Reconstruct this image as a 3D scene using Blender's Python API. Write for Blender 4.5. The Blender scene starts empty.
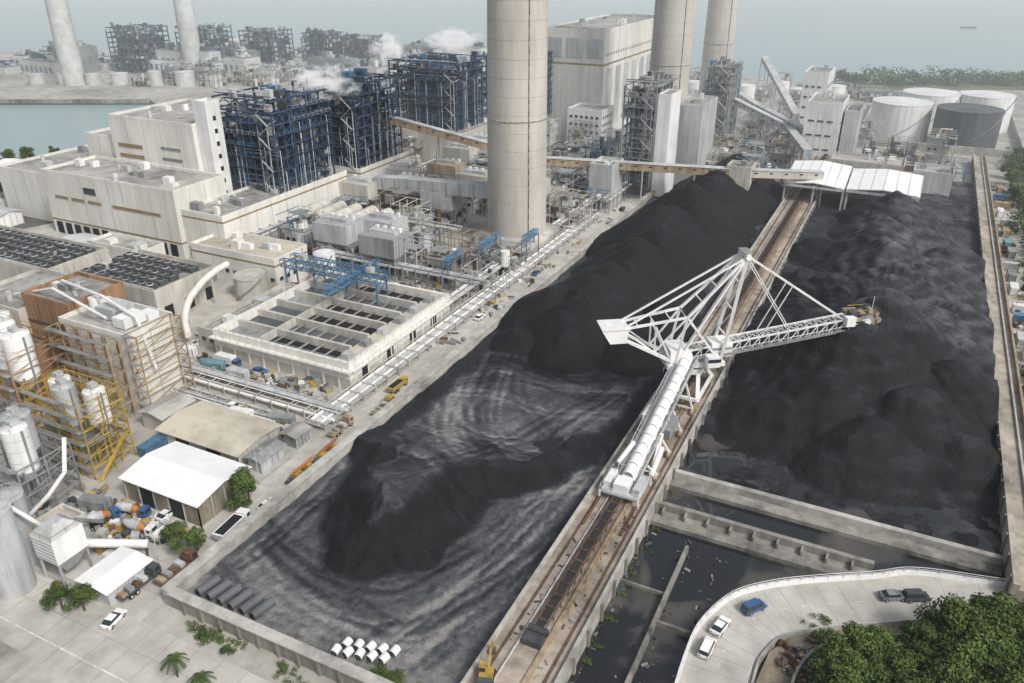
import bpy, math, random
import numpy as np
from mathutils import Vector, noise, Quaternion
R=random.Random(7)
sc=bpy.context.scene
V=Vector
# ------------------------------------------------------------------ materials
def mat(name,col,rough=.7,var=.25,scale=.6,metal=0.,col2=None,bump=0.,streak=False,spec=.3):
    m=bpy.data.materials.new(name);m.use_nodes=True;nt=m.node_tree;N=nt.nodes;L=nt.links
    b=N['Principled BSDF'];b.inputs['Roughness'].default_value=rough;b.inputs['Metallic'].default_value=metal
    b.inputs['Specular IOR Level'].default_value=spec
    g=N.new('ShaderNodeNewGeometry')
    mp=N.new('ShaderNodeMapping');L.new(g.outputs['Position'],mp.inputs[0])
    mp.inputs['Scale'].default_value=(1,1,.12) if streak else (1,1,1)
    n=N.new('ShaderNodeTexNoise');n.inputs['Scale'].default_value=scale;n.inputs['Detail'].default_value=7;n.inputs['Roughness'].default_value=.65
    L.new(mp.outputs[0],n.inputs['Vector'])
    n2=N.new('ShaderNodeTexNoise');n2.inputs['Scale'].default_value=scale*.16;n2.inputs['Detail'].default_value=5
    L.new(g.outputs['Position'],n2.inputs['Vector'])
    ad=N.new('ShaderNodeMath');ad.operation='MULTIPLY_ADD';ad.inputs[1].default_value=.55
    L.new(n.outputs[0],ad.inputs[0])
    ml=N.new('ShaderNodeMath');ml.operation='MULTIPLY';ml.inputs[1].default_value=.45;L.new(n2.outputs[0],ml.inputs[0]);L.new(ml.outputs[0],ad.inputs[2])
    cr=N.new('ShaderNodeValToRGB');cr.color_ramp.elements[0].position=.34;cr.color_ramp.elements[1].position=.60
    c2=col2 if col2 else tuple(max(0,x*(1-var*1.6)) for x in col)
    cr.color_ramp.elements[0].color=(*c2,1);cr.color_ramp.elements[1].color=(*[min(.9,x*(1+var*.35)) for x in col],1)
    L.new(ad.outputs[0],cr.inputs[0]);L.new(cr.outputs[0],b.inputs['Base Color'])
    if bump>0:
        bp=N.new('ShaderNodeBump');bp.inputs['Strength'].default_value=bump;bp.inputs['Distance'].default_value=.3
        L.new(n.outputs[0],bp.inputs['Height']);L.new(bp.outputs[0],b.inputs['Normal'])
    return m
m_conc=mat('concrete',(.44,.43,.40),.85,.38,.35)
m_concd=mat('concrete_stained',(.27,.26,.235),.85,.5,.3,streak=True)
m_chim=mat('chimney_concrete',(.52,.495,.445),.85,.17,.2,streak=True)
m_cream=mat('cream_render',(.72,.71,.665),.7,.15,.35,streak=True)
m_cream2=mat('cream_render_dull',(.53,.515,.465),.75,.28,.4,streak=True)
m_brown=mat('brown_band',(.30,.22,.12),.7,.2)
m_white=mat('white_paint',(.77,.78,.775),.5,.16,.5,streak=True)
m_white2=mat('white_sheet',(.82,.83,.83),.45,.07,.4)
m_grey=mat('grey_cladding',(.28,.295,.30),.6,.35,.5,streak=True)
m_lgrey=mat('light_grey_cladding',(.49,.51,.52),.6,.3,.4,streak=True)
m_dgrey=mat('dark_grey_steel',(.08,.085,.09),.6,.3,.8)
m_blk=mat('dark_opening',(.016,.018,.022),.6,.2)
m_blue=mat('navy_steel',(.040,.075,.135),.6,.4,.5)
m_blue2=mat('blue_steel',(.10,.22,.36),.6,.35,.6)
m_rust=mat('rusted_steel',(.15,.088,.055),.85,.5,1.2)
m_orust=mat('rust_orange_cladding',(.34,.20,.11),.8,.4,.5,streak=True)
m_roof=mat('roof_grey',(.38,.375,.355),.85,.42,.2)
m_roofb=mat('roof_beige',(.50,.465,.38),.85,.3,.2)
m_tan=mat('tan_metal',(.38,.30,.20),.7,.4,.6,streak=True)
m_yel=mat('yellow_paint',(.46,.32,.07),.65,.4,1.)
m_ora=mat('orange_paint',(.46,.18,.05),.6,.35,1.)
m_red=mat('red_paint',(.32,.06,.04),.55,.3,1.)
m_cblue=mat('vehicle_blue',(.05,.12,.26),.35,.1,1.)
m_glass=mat('window_glass',(.03,.04,.05),.12,.1,.3,spec=.6)
m_tyre=mat('tyre_rubber',(.02,.02,.02),.9,.1)
m_pipe=mat('pipe_silver',(.60,.60,.59),.45,.3,.8,metal=.2)
m_teal=mat('teal_sheet',(.16,.30,.33),.65,.3,.6)
m_belt=mat('conveyor_belt',(.03,.03,.032),.8,.3,1.)
m_far=mat('hazed_distant_cream',(.56,.57,.56),.8,.2,.2)  # aerial haze is painted into this and the next two distant colours
m_farb=mat('hazed_distant_steel',(.075,.11,.15),.8,.35,.15)
m_fard=mat('hazed_distant_grey',(.24,.27,.28),.8,.3,.15)
m_tank=mat('dark_tank_steel',(.10,.11,.12),.6,.3,.3,streak=True)
m_leafs=[mat('leaf_dark',(.030,.055,.014),.8,.4,.9),mat('leaf_mid',(.067,.112,.024),.8,.35,.9),mat('leaf_light',(.12,.168,.038),.8,.3,.9)]
m_bark=mat('bark',(.10,.075,.05),.9,.3,2.)
m_grass=mat('rough_grass',(.085,.11,.035),.95,.3,.7,col2=(.15,.125,.08))
m_soil=mat('bare_soil',(.27,.23,.17),.95,.4,.4)
m_curt=mat('curtain_beige',(.28,.25,.185),.9,.4,.9,streak=True)
# ------------------------------------------------------------------ mesh builder
class MB:
    def __init__(s): s.v=[];s.f=[];s.i=[];s.m=[]
    def mi(s,m):
        if m not in s.m: s.m.append(m)
        return s.m.index(m)
    def hexa(s,P,m):
        o=len(s.v);s.v+=[tuple(p) for p in P];k=s.mi(m)
        for q in ((3,2,1,0),(4,5,6,7),(0,1,5,4),(1,2,6,5),(2,3,7,6),(3,0,4,7)):
            s.f.append(tuple(o+j for j in q));s.i.append(k)
    def box(s,x0,x1,y0,y1,z0,z1,m):
        s.hexa([(x0,y0,z0),(x1,y0,z0),(x1,y1,z0),(x0,y1,z0),(x0,y0,z1),(x1,y0,z1),(x1,y1,z1),(x0,y1,z1)],m)
    def obox(s,c,d,rot,m,z0=None):
        ca,sa=math.cos(rot),math.sin(rot);P=[]
        for z in (-d[2]/2,d[2]/2):
            for x,y in ((-1,-1),(1,-1),(1,1),(-1,1)):
                a,b=x*d[0]/2,y*d[1]/2;P.append((c[0]+a*ca-b*sa,c[1]+a*sa+b*ca,c[2]+z))
        s.hexa(P,m)
    def beam(s,p,q,w,m,h=None):
        p=V(p);q=V(q);d=q-p
        if d.length<1e-4:return
        h=h or w
        up=V((0,0,1)) if abs(d.normalized().z)<.95 else V((0,1,0))
        a=d.cross(up).normalized()*w/2;b=a.cross(d).normalized()*h/2
        s.hexa([p-a-b,p+a-b,p+a+b,p-a+b,q-a-b,q+a-b,q+a+b,q-a+b],m)
    def tube(s,p,q,r,m,n=10,r2=None,cap=True):
        p=V(p);q=V(q);d=(q-p)
        if d.length<1e-4:return
        r2=r if r2 is None else r2
        up=V((0,0,1)) if abs(d.normalized().z)<.95 else V((1,0,0))
        a=d.cross(up).normalized();b=d.normalized().cross(a);o=len(s.v);k=s.mi(m)
        for c,rr in ((p,r),(q,r2)):
            for j in range(n):
                t=2*math.pi*j/n;s.v.append(tuple(c+a*math.cos(t)*rr+b*math.sin(t)*rr))
        for j in range(n):
            s.f.append((o+j,o+(j+1)%n,o+n+(j+1)%n,o+n+j));s.i.append(k)
        if cap:
            s.f.append(tuple(o+n-1-j for j in range(n)));s.i.append(k)
            s.f.append(tuple(o+n+j for j in range(n)));s.i.append(k)
    def path(s,pts,r,m,n=8):
        for a,b in zip(pts,pts[1:]): s.tube(a,b,r,m,n)
    def poly(s,pts,m):
        o=len(s.v);s.v+=[tuple(p) for p in pts];s.f.append(tuple(range(o,o+len(pts))));s.i.append(s.mi(m))
    def prism(s,pts,z0,z1,m):
        n=len(pts);s.poly([(x,y,z1) for x,y in pts],m);o=len(s.v);k=s.mi(m)
        s.v+=[(x,y,z0) for x,y in pts]+[(x,y,z1) for x,y in pts]
        for j in range(n): s.f.append((o+j,o+(j+1)%n,o+n+(j+1)%n,o+n+j));s.i.append(k)
    def ring(s,cx,cy,z0,z1,r,t,m,n=24):
        for j in range(n):
            a,b=2*math.pi*j/n,2*math.pi*(j+1)/n
            P=[]
            for z in (z0,z1):
                P+=[(cx+r*math.cos(a),cy+r*math.sin(a),z),(cx+(r+t)*math.cos(a),cy+(r+t)*math.sin(a),z),(cx+(r+t)*math.cos(b),cy+(r+t)*math.sin(b),z),(cx+r*math.cos(b),cy+r*math.sin(b),z)]
            s.hexa(P,m)
    def rail(s,x0,x1,y0,y1,z,m,h=1.1,w=.07):
        for p,q in (((x0,y0),(x1,y0)),((x1,y0),(x1,y1)),((x1,y1),(x0,y1)),((x0,y1),(x0,y0))):
            s.beam((*p,z+h),(*q,z+h),w,m)
            L=math.dist(p,q);n=max(1,int(L/2.5))
            for i in range(n):
                t=i/n;a=(p[0]+(q[0]-p[0])*t,p[1]+(q[1]-p[1])*t);s.beam((*a,z),(*a,z+h),w,m)
    def build(s,name,loc=(0,0,0),rot=0,smooth=False):
        me=bpy.data.meshes.new(name);me.from_pydata(s.v,[],s.f)
        for m in s.m: me.materials.append(m)
        me.polygons.foreach_set('material_index',s.i)
        if smooth: me.polygons.foreach_set('use_smooth',[len(f)==4 for f in s.f])
        me.update();ob=bpy.data.objects.new(name,me);sc.collection.objects.link(ob)
        ob.location=loc;ob.rotation_euler=(0,0,rot);return ob
def inst(name,me,loc,rot=0,scale=1):
    ob=bpy.data.objects.new(name,me);sc.collection.objects.link(ob);ob.location=loc;ob.rotation_euler=(0,0,rot)
    ob.scale=(scale,)*3 if not isinstance(scale,tuple) else scale;return ob
def fbm(x,y,s,o=4,seed=0): return noise.fractal(V((x*s+seed,y*s-seed,seed*.37)),1.0,2.0,o)
# ------------------------------------------------------------------ ground / sea
b=MB()
mg=mat('plant_ground',(.43,.415,.38),.9,.35,.14,col2=(.20,.195,.175))
shore=[(-900,520),(-700,680),(-528,790),(-330,770),(-200,740),(-87,705),(-20,745),(74,805),(180,850),(420,760),(600,300),(600,-300),(-900,-300),(-700,20),(-600,100),(-421,253),(-379,286),(-395,345),(-440,385),(-495,415),(-592,367),(-760,290),(-900,300)]
b.prism(shore,-8,0,mg)
b.build('ground')
msea=bpy.data.materials.new('sea_water');msea.use_nodes=True;nt=msea.node_tree;bs=nt.nodes['Principled BSDF']
bs.inputs['Base Color'].default_value=(.26,.35,.36,1);bs.inputs['Roughness'].default_value=.3
g=nt.nodes.new('ShaderNodeNewGeometry');n=nt.nodes.new('ShaderNodeTexNoise');n.inputs['Scale'].default_value=.35;n.inputs['Detail'].default_value=6
nt.links.new(g.outputs['Position'],n.inputs['Vector']);bp=nt.nodes.new('ShaderNodeBump');bp.inputs['Strength'].default_value=.35;bp.inputs['Distance'].default_value=.5
nt.links.new(n.outputs[0],bp.inputs['Height']);nt.links.new(bp.outputs[0],bs.inputs['Normal'])
b=MB();b.poly([(-15000,-3000,-3),(15000,-3000,-3),(15000,20000,-3),(-15000,20000,-3)],msea);b.build('sea')
b=MB()
for p,q in (((-600,100),(-421,253)),((-421,253),(-379,286)),((-495,415),(-592,367)),((-592,367),(-760,290))):
    b.beam((*p,-.8),(*q,-.8),3,m_concd,2.6)
b.build('sea_wall')
m_road=mat('concrete_road',(.50,.485,.445),.9,.18,.22,col2=(.31,.30,.27))
m_asph=mat('asphalt',(.12,.12,.12),.9,.3,.3,col2=(.07,.07,.07))
m_line=mat('road_paint',(.70,.70,.67),.8,.4,1.5)
def strip(b,pts,w,z,m,off=0):
    n=len(pts);L=[];Rr=[]
    for i,p in enumerate(pts):
        a=V(pts[max(0,i-1)]);c=V(pts[min(n-1,i+1)]);d=(c-a).normalized();nn=V((-d.y,d.x))
        L.append(V(p)+nn*(w/2+off));Rr.append(V(p)-nn*(w/2-off))
    for i in range(n-1):
        b.poly([(*Rr[i],z),(*Rr[i+1],z),(*L[i+1],z),(*L[i],z)],m)
def smooth(pts,n=6):
    out=[]
    P=[V(p) for p in pts]
    for i in range(len(P)-1):
        a=P[max(0,i-1)];b_=P[i];c=P[i+1];d=P[min(len(P)-1,i+2)]
        for k in range(n):
            t=k/n;out.append(.5*((2*b_)+(c-a)*t+(2*a-5*b_+4*c-d)*t*t+(3*b_-a-3*c+d)*t**3))
    out.append(P[-1]);return [tuple(o) for o in out]
b=MB()
strip(b,[(-102.5,30),(-102.5,460)],8.6,.02,m_road)
strip(b,[(-230,54),(-60,54)],13,.026,m_road)
strip(b,[(-116,62),(-116,130)],6,.016,m_road)
strip(b,[(-420,139),(-200,136)],8,.02,m_road)
strip(b,[(-170,130),(-170,260)],7,.018,m_road)
strip(b,[(-300,200),(-420,240)],40,.014,m_asph)
strip(b,[(-160,60),(-107,60)],.18,.034,m_line)
strip(b,[(-180,50.8),(-60,50.8)],.2,.034,m_line)
strip(b,[(-98.8,66),(-98.8,400)],.16,.03,m_line)
for k in range(26): strip(b,[(-103.4,75+k*9),(-103.4,78+k*9)],.16,.031,m_line)
for k in range(30): strip(b,[(-200+k*5,47.5),(-200+k*5,60.4)],.07,.03,m_concd)
for k in range(50): strip(b,[(-106.7,66+k*6.5),(-98.3,66+k*6.5)],.06,.028,m_concd)
strip(b,[(-230,55.6),(-60,55.6)],.06,.0305,m_concd)
b.build('plant_road')
b=MB()
b.box(-107.4,-107.1,66,330,0,.14,m_conc);b.box(-230,-107.4,61.6,61.9,0,.14,m_conc);b.build('road_kerb')
# ------------------------------------------------------------------ coal terrain
mcoal=bpy.data.materials.new('coal');mcoal.use_nodes=True;nt=mcoal.node_tree;N=nt.nodes;L=nt.links;bs=N['Principled BSDF']
bs.inputs['Specular IOR Level'].default_value=.3
at=N.new('ShaderNodeAttribute');at.attribute_name='tone'
g=N.new('ShaderNodeNewGeometry')
def nz(scale,det,rough=.6,dist=0.):
    x=N.new('ShaderNodeTexNoise');x.inputs['Scale'].default_value=scale;x.inputs['Detail'].default_value=det;x.inputs['Roughness'].default_value=rough;x.inputs['Distortion'].default_value=dist
    L.new(g.outputs['Position'],x.inputs['Vector']);return x.outputs[0]
def mth(op,a,b_,c_=None):
    x=N.new('ShaderNodeMath');x.operation=op
    for k,q in enumerate((a,b_,c_)):
        if q is None: continue
        if isinstance(q,(int,float)): x.inputs[k].default_value=q
        else: L.new(q,x.inputs[k])
    return x.outputs[0]
n1=nz(.9,10,.72);n2=nz(.06,6,.6,1.5);n3=nz(.25,7,.65,.5)
t=mth('MULTIPLY_ADD',n1,.55,mth('ADD',at.outputs['Fac'],-.275))
t=mth('MULTIPLY_ADD',n2,.35,mth('ADD',t,-.175))
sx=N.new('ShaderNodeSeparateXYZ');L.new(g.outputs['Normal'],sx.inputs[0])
t=mth('ADD',t,mth('MULTIPLY',mth('SUBTRACT',sx.outputs[2],.88),1.0))   # dusty flats, fresh steep faces; contrast also paints lit and shaded relief
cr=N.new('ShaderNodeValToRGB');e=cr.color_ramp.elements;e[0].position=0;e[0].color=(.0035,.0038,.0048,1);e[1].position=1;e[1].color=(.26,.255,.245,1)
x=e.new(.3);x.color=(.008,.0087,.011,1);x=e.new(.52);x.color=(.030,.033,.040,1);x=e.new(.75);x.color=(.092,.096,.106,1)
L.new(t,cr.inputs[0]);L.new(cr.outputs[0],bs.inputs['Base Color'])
bs.inputs['Roughness'].default_value=.7
bp=N.new('ShaderNodeBump');bp.inputs['Strength'].default_value=.9;bp.inputs['Distance'].default_value=.35;L.new(n1,bp.inputs['Height'])
bp2=N.new('ShaderNodeBump');bp2.inputs['Strength'].default_value=.8;bp2.inputs['Distance'].default_value=1.4;L.new(n3,bp2.inputs['Height']);L.new(bp.outputs[0],bp2.inputs['Normal']);L.new(bp2.outputs[0],bs.inputs['Normal'])
def terrain(name,x0,x1,y0,y1,st,fn):
    nx=int((x1-x0)/st)+1;ny=int((y1-y0)/st)+1;vs=[];tn=[]
    for j in range(ny):
        for i in range(nx):
            x=x0+(x1-x0)*i/(nx-1);y=y0+(y1-y0)*j/(ny-1);z,tt=fn(x,y);vs.append((x,y,z));tn.append(tt)
    fs=[(j*nx+i,j*nx+i+1,(j+1)*nx+i+1,(j+1)*nx+i) for j in range(ny-1) for i in range(nx-1)]
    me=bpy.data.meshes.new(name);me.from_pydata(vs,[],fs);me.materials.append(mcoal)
    a=me.attributes.new('tone','FLOAT','POINT');a.data.foreach_set('value',tn)
    me.polygons.foreach_set('use_smooth',[True]*len(fs));me.update()
    ob=bpy.data.objects.new(name,me);sc.collection.objects.link(ob);return ob
def sst(a,b_,x):
    t=max(0,min(1,(x-a)/(b_-a)));return t*t*(3-2*t)
# wheel tracks pressed into the worked ground: rasterised once on a fine grid
TG={};TS=.5
def track(pts,val,w=1.1):
    pts=smooth(pts,14)
    for i in range(len(pts)-1):
        a=V(pts[i]);c=V(pts[i+1]);d=(c-a);L_=d.length
        if L_<1e-3: continue
        d/=L_;nn=V((-d.y,d.x));k=0
        while k<L_:
            for o in (-w,w):
                for w_ in (-.3,.3):
                    q=a+d*k+nn*(o+w_);key=(int(q.x/TS),int(q.y/TS));TG[key]=max(-2.,min(2.,TG.get(key,0)+val*.4))
            k+=.35
kr=random.Random(31)
for fam,nf,sp in (([(-94,168),(-84,140),(-68,126),(-54,132),(-44,160)],14,3.2),([(-95,120),(-84,118),(-74,112),(-66,116),(-60,135),(-50,165)],10,2.8),([(-94,82),(-84,78),(-70,75),(-58,80),(-46,110)],9,2.),([(-95,150),(-80,160),(-62,158),(-45,166)],7,3.2),([(-55,72),(-50,90),(-48,110),(-45,135)],8,1.6),([(-92,76),(-90,100),(-93,130),(-94,165)],5,1.3)):
    for k in range(nf):
        o=kr.gauss(0,sp*1.9),kr.gauss(0,sp*1.9)
        track([(p[0]+o[0]+kr.gauss(0,.9),p[1]+o[1]+kr.gauss(0,1.2)) for p in fam],kr.choice([1.4,1.,-1.4,.8,-1]),kr.choice([1.1,.9,1.4]))
def tk(x,y):
    fx,fy=x/TS,y/TS;i,j=int(fx),int(fy)
    return (TG.get((i,j),0)*2+TG.get((i+1,j),0)+TG.get((i-1,j),0)+TG.get((i,j+1),0)+TG.get((i,j-1),0))/5.
lc=[];y=190
while y<372:
    lc.append((-70+R.uniform(-5,5),y,15.5+R.uniform(-2.4,1.3)+(1.8 if y>250 else 0)));y+=R.uniform(8,15)
lc+=[(-58,187,10),(-84,197,12),(-53,207,10),(-86,178,6),(-72,178,8)]
def cones(x,y,cs,k,e):
    z=-9
    for cx,cy,h in cs:
        if abs(cy-y)<42:
            d=math.hypot(x-cx,y-cy);zz=h-k*math.sqrt(d*d+e)+k*math.sqrt(e)
            if zz>z:z=zz
    return z
PL=[(-92,112),(-90,101),(-84,91),(-77,84),(-69,84.5),(-62,93),(-60,104),(-62,113),(-52,124),(-47,138),(-41,150),(-38,205),(-99,205),(-99,116)]
def plateau(x,y):
    ins=False;dm=1e9;n=len(PL)
    for i in range(n):
        x1,y1=PL[i];x2,y2=PL[(i+1)%n]
        if (y1>y)!=(y2>y) and x<(x2-x1)*(y-y1)/(y2-y1)+x1: ins=not ins
        dx,dy=x2-x1,y2-y1;t=max(0,min(1,((x-x1)*dx+(y-y1)*dy)/(dx*dx+dy*dy)));d=math.hypot(x-x1-dx*t,y-y1-dy*t);dm=min(dm,d)
    return dm if ins else -dm
def left(x,y):
    wx=x+1.6*fbm(x,y,.09,3,11);wy=y+1.6*fbm(x,y,.09,3,12)
    pile=max(.15,cones(wx,wy,lc,.70,2.))
    d=plateau(wx+1.2*fbm(x,y,.2,2,14),wy+2.2*fbm(x,y,.13,3,15))
    top=(7.6-2.2*sst(96,150,y)*1.3+1.6*cones(x,y,((-77,93,1.2),(-67,103,.9)),.12,1))*(1-.55*sst(150,180,y))
    rise=min(max(0,d)*.78,top)
    if rise>top-1: rise=top-1+ (1-math.exp(-(rise-top+1)))*1.0
    hollow=-1.6*math.exp(-(((x+80)/7)**2+((y-112)/7)**2))-1.2*math.exp(-(((x+58)/7)**2+((y-134)/8)**2))
    f=max(0,rise)+1.0+.9*fbm(x,y,.1,3,9)*.6+(hollow if d>8 else 0)
    f+=.16*fbm(x,y,.35,3,19)
    z=max(pile,f)
    z+=fbm(x,y,.3,3,5)*.2
    tr_=tk(x,y)
    if pile>=f:
        tone=.27+.10*fbm(x,y,.05,3,1)
    elif -1.5<d<9.5:
        tone=.26+.10*fbm(x,y,.1,3,2)+.30*sst(7,9.5,d)+.25*sst(.0,-1.5,d)
    else:
        tone=(.60 if d>0 else .63)+.12*fbm(x,y,.08,4,2)-.12*math.exp(-max(0,-d)/4.)*(d<0)
        tone+=.16*tr_;z-=.10*tr_
        if d>0: tone-=.10*math.exp(-(d-9.5)/5.)
        tone-=.14*sst(146,172,y)
        tone+=.18*(1-sst(69,80,y))
    return z,tone
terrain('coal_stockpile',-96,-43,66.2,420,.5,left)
rc=[];y=192
while y<345:
    rc.append((1+R.uniform(-4,4),y,20.5-.045*(y-190)+R.uniform(-1.6,1.)));y+=R.uniform(7,12)
lob=((-14,168,8.5),(4,163,9.5),(20,196,11.5),(20,232,13),(-19,222,10.5),(17,268,12),(22,170,7),(-18,196,9),(21,214,10),(-20,250,9),(20,250,11),(12,178,12),(-6,176,13),(-20,285,9),(20,290,11),(-12,208,14),(12,222,15),(-11,240,13),(11,256,14.5))
def right(x,y):
    wx=x+2.*fbm(x,y,.07,3,21);wy=y+2.*fbm(x,y,.07,3,22)
    z=cones(wx,wy,rc,.70,5)
    l=cones(wx,wy,lob,.62,8);isl=l>z
    z=max(z,l,.32+.5*fbm(x,y,.06,3,8)+1.2*sst(150,172,y))
    z+=fbm(x,y,.22,4,5)*.35
    a_=math.atan2(y-215,x-1);z+=.16*math.sin(a_*52+4*fbm(x,y,.05,2,6))*sst(1,4,z)
    band=math.sin(z*2.1+fbm(x,y,.04,3,2)*4)
    z+=.12*band*sst(2,5,z)
    tone=.28+.12*fbm(x,y,.045,3,6)+.07*band
    tone+=.34*sst(182,232,y)*(.3+.7*sst(-20,3,x))
    tone-=.10*sst(300,350,y)
    if isl: tone-=.03
    if z<1.4: tone=.3+.2*fbm(x,y,.2,3,7)
    return z,tone
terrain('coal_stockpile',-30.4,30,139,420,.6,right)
# ------------------------------------------------------------------ wet slurry floor
mw=bpy.data.materials.new('coal_slurry');mw.use_nodes=True;nt=mw.node_tree;N=nt.nodes;L=nt.links;bs=N['Principled BSDF']
g=N.new('ShaderNodeNewGeometry');n1=N.new('ShaderNodeTexNoise');n1.inputs['Scale'].default_value=.06;n1.inputs['Detail'].default_value=8;n1.inputs['Distortion'].default_value=.6
L.new(g.outputs['Position'],n1.inputs['Vector'])
cr=N.new('ShaderNodeValToRGB');cr.color_ramp.elements[0].position=.52;cr.color_ramp.elements[1].position=.58
cr.color_ramp.elements[0].color=(.05,.05,.05,1);cr.color_ramp.elements[1].color=(.7,.7,.7,1)
L.new(n1.outputs[0],cr.inputs[0]);L.new(cr.outputs[0],bs.inputs['Roughness']);bs.inputs['Specular IOR Level'].default_value=1.
c2=N.new('ShaderNodeValToRGB');c2.color_ramp.elements[0].position=.5;c2.color_ramp.elements[1].position=.70
c2.color_ramp.elements[0].color=(.010,.011,.013,1);c2.color_ramp.elements[1].color=(.07,.064,.056,1)
L.new(n1.outputs[0],c2.inputs[0]);L.new(c2.outputs[0],bs.inputs['Base Color'])
b=MB();b.poly([(-31,60,.03),(30,60,.03),(30,138,.03),(-31,138,.03)],mw);b.poly([(-31,138.3,.36),(30,138.3,.36),(30,166,.36),(-31,166,.36)],mw);b.build('slurry_pond')
r=random.Random(77);b=MB()
for k in range(170):
    x,y=r.choice([-30,-23,-21.2,-16.3])+r.gauss(.4,.7),r.uniform(70,120)
    s_=r.uniform(.12,.45);b.obox((x,y,.05+s_*.2),(s_*r.uniform(1,3),s_,s_*.6),r.uniform(0,3),r.choice([m_dgrey,m_concd,m_blk,m_dgrey]))
b.build('rubble')
b=MB()
b.box(-31,29.4,137,138.2,0,2.4,m_conc);b.box(-31,29.4,134.2,137,0,.9,m_concd)
b.build('concrete_retaining_wall')
b=MB();b.box(-31,9,125.5,126.5,0,2.4,m_concd);b.box(-31,9,121.5,125.5,0,.9,m_concd)
for k in range(9): b.box(-29+k*4.3,-28.6+k*4.3,123.8,125.5,.9,2.,m_concd)
b.build('concrete_retaining_wall')
b=MB();b.box(-22.3,-21.7,66,117,0,1.4,m_concd);b.box(-21.7,-16,97,97.5,0,1.1,m_concd);b.box(-30.4,-22.3,104,104.4,0,.7,m_concd);b.build('drain_wall')
b=MB()
b.box(-97.4,-96.4,65,432,0,3.2,m_conc);b.box(-97.9,-95.9,65,432,3.2,3.45,m_conc)
for k in range(58): b.box(-97.9,-97.4,70+k*6.2,70.5+k*6.2,0,3.2,m_concd)
b.box(-96.4,-43.2,65,66,0,3.2,m_concd);b.box(-95.9,-43.2,64.5,66.4,3.2,3.45,m_conc)
for k in range(13): b.box(-93+k*4,-92.5+k*4,64.6,65,0,3.2,m_concd)
b.build('coal_yard_wall')
m_beige=mat('beige_concrete',(.44,.40,.33),.9,.4,.25,streak=True)
b=MB()
b.box(30,31,128,470,0,4.6,m_beige);b.box(31,35.2,128,470,0,3.6,m_beige);b.box(35.2,35.7,128,470,0,4.7,m_tan)
for k in range(56): b.box(29.6,30,130+k*6,130.5+k*6,0,4.5,m_concd)
b.tube((33.8,130,4.0),(33.8,470,4.0),.25,m_pipe,6)
b.build('coal_yard_wall')
# ------------------------------------------------------------------ central berm with rails and conveyor
m_berm=mat('stained_berm_concrete',(.38,.335,.28),.9,.35,.3,col2=(.12,.095,.075))
b=MB()
b.box(-42.6,-31,55,445,0,3,m_berm)
b.box(-43.2,-42.6,55,445,0,3.7,m_conc);b.box(-31,-30.4,55,445,0,3.8,m_conc)
for k in range(64):
    b.box(-30.4,-29.9,58+k*6,58.6+k*6,0,3.6,m_concd)
for x in (-41.2,-40.9,-32.6,-32.3): b.box(x-.05,x+.05,55,445,3,3.2,m_rust)
b.build('conveyor_embankment')
b=MB()
for x in (-37.9,-36.1): b.box(x-.09,x+.09,84,444,4.1,4.5,m_rust)
b.box(-37.7,-36.3,84,444,4.45,4.55,m_belt)
for k in range(120):
    y=85+k*3
    for x in (-37.9,-36.1): b.box(x-.07,x+.07,y,y+.15,3,4.1,m_rust)
    b.beam((-37.9,y,3.2),(-36.1,y+1.4,4.1),.07,m_rust)
    b.box(-37.9,-36.1,y+1,y+1.15,4.55,4.75,m_rust)
b.box(-35.4,-34.5,70,444,3,3.35,m_tan)
b.tube((-39.2,60,3.3),(-39.2,444,3.3),.18,m_pipe,6)
b.rail(-35.5,-34.4,90,440,3.35,m_rust,1.,.06)
b.box(-38.6,-35.4,81.5,84.5,3,4.2,m_dgrey);b.tube((-38.6,84,4.4),(-35.4,84,4.4),.6,m_dgrey,12)
r=random.Random(2)
for k in range(60):
    x,y=r.choice([-40,-39.7,-34,-33.3])+r.uniform(-.4,.4),r.uniform(60,120);b.obox((x,y,3.12),(r.uniform(.2,1.2),r.uniform(.1,.4),.25),r.uniform(0,3),r.choice([m_rust,m_tan,m_grey,m_dgrey]))
b.build('belt_conveyor')
# ------------------------------------------------------------------ stacker reclaimer
def truss(b,p,q,w,h,n,m,r=.22,dr=.13,belt=None):
    p=V(p);q=V(q);d=q-p;s=d.cross(V((0,0,1))).normalized()*w/2;u=V((0,0,1))*h/2
    C=[(-s-u),(s-u),(s+u),(-s+u)]
    for c in C: b.beam(p+c,q+c,r,m)
    for k in range(n+1):
        a=p+d*k/n
        for i in range(4): b.beam(a+C[i],a+C[(i+1)%4],dr,m)
        if k<n:
            e=p+d*(k+1)/n
            b.beam(a+C[0],e+C[3],dr,m);b.beam(a+C[1],e+C[2],dr,m);b.beam(a+C[0],e+C[1],dr,m);b.beam(a+C[3],e+C[2],dr,m)
    if belt: b.beam(p-u*.3,q-u*.3,w*.6,belt,.25)
b=MB();S=V((-36.5,170,0));dv=V((.83,.558,0)).normalized();pv=V((-dv.y,dv.x,0));Z=V((0,0,1))
W=m_white
for y in (163,177):
    for x in (-41.0,-32.5):
        b.box(x-.5,x+.5,y-3,y+3,3.7,4.5,m_tan)
        for k in range(4): b.tube((x-.3,y-2.2+k*1.5,3.6),(x+.3,y-2.2+k*1.5,3.6),.42,m_dgrey,10)
        b.beam((x,y,4.5),(-36.7+(2.8 if x>-37 else -2.8),170+(2.6 if y>170 else -2.6),9.5),.9,W)
    b.beam((-41,y,5),(-32.5,y,5),.7,W)
for x in (-41.0,-32.5): b.beam((x,163,5),(x,177,5),.7,W)
b.tube((-36.7,170,9.3),(-36.7,170,10.6),3.6,W,20);b.tube((-36.7,170,10.6),(-36.7,170,11.3),3.0,m_dgrey,20)
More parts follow.
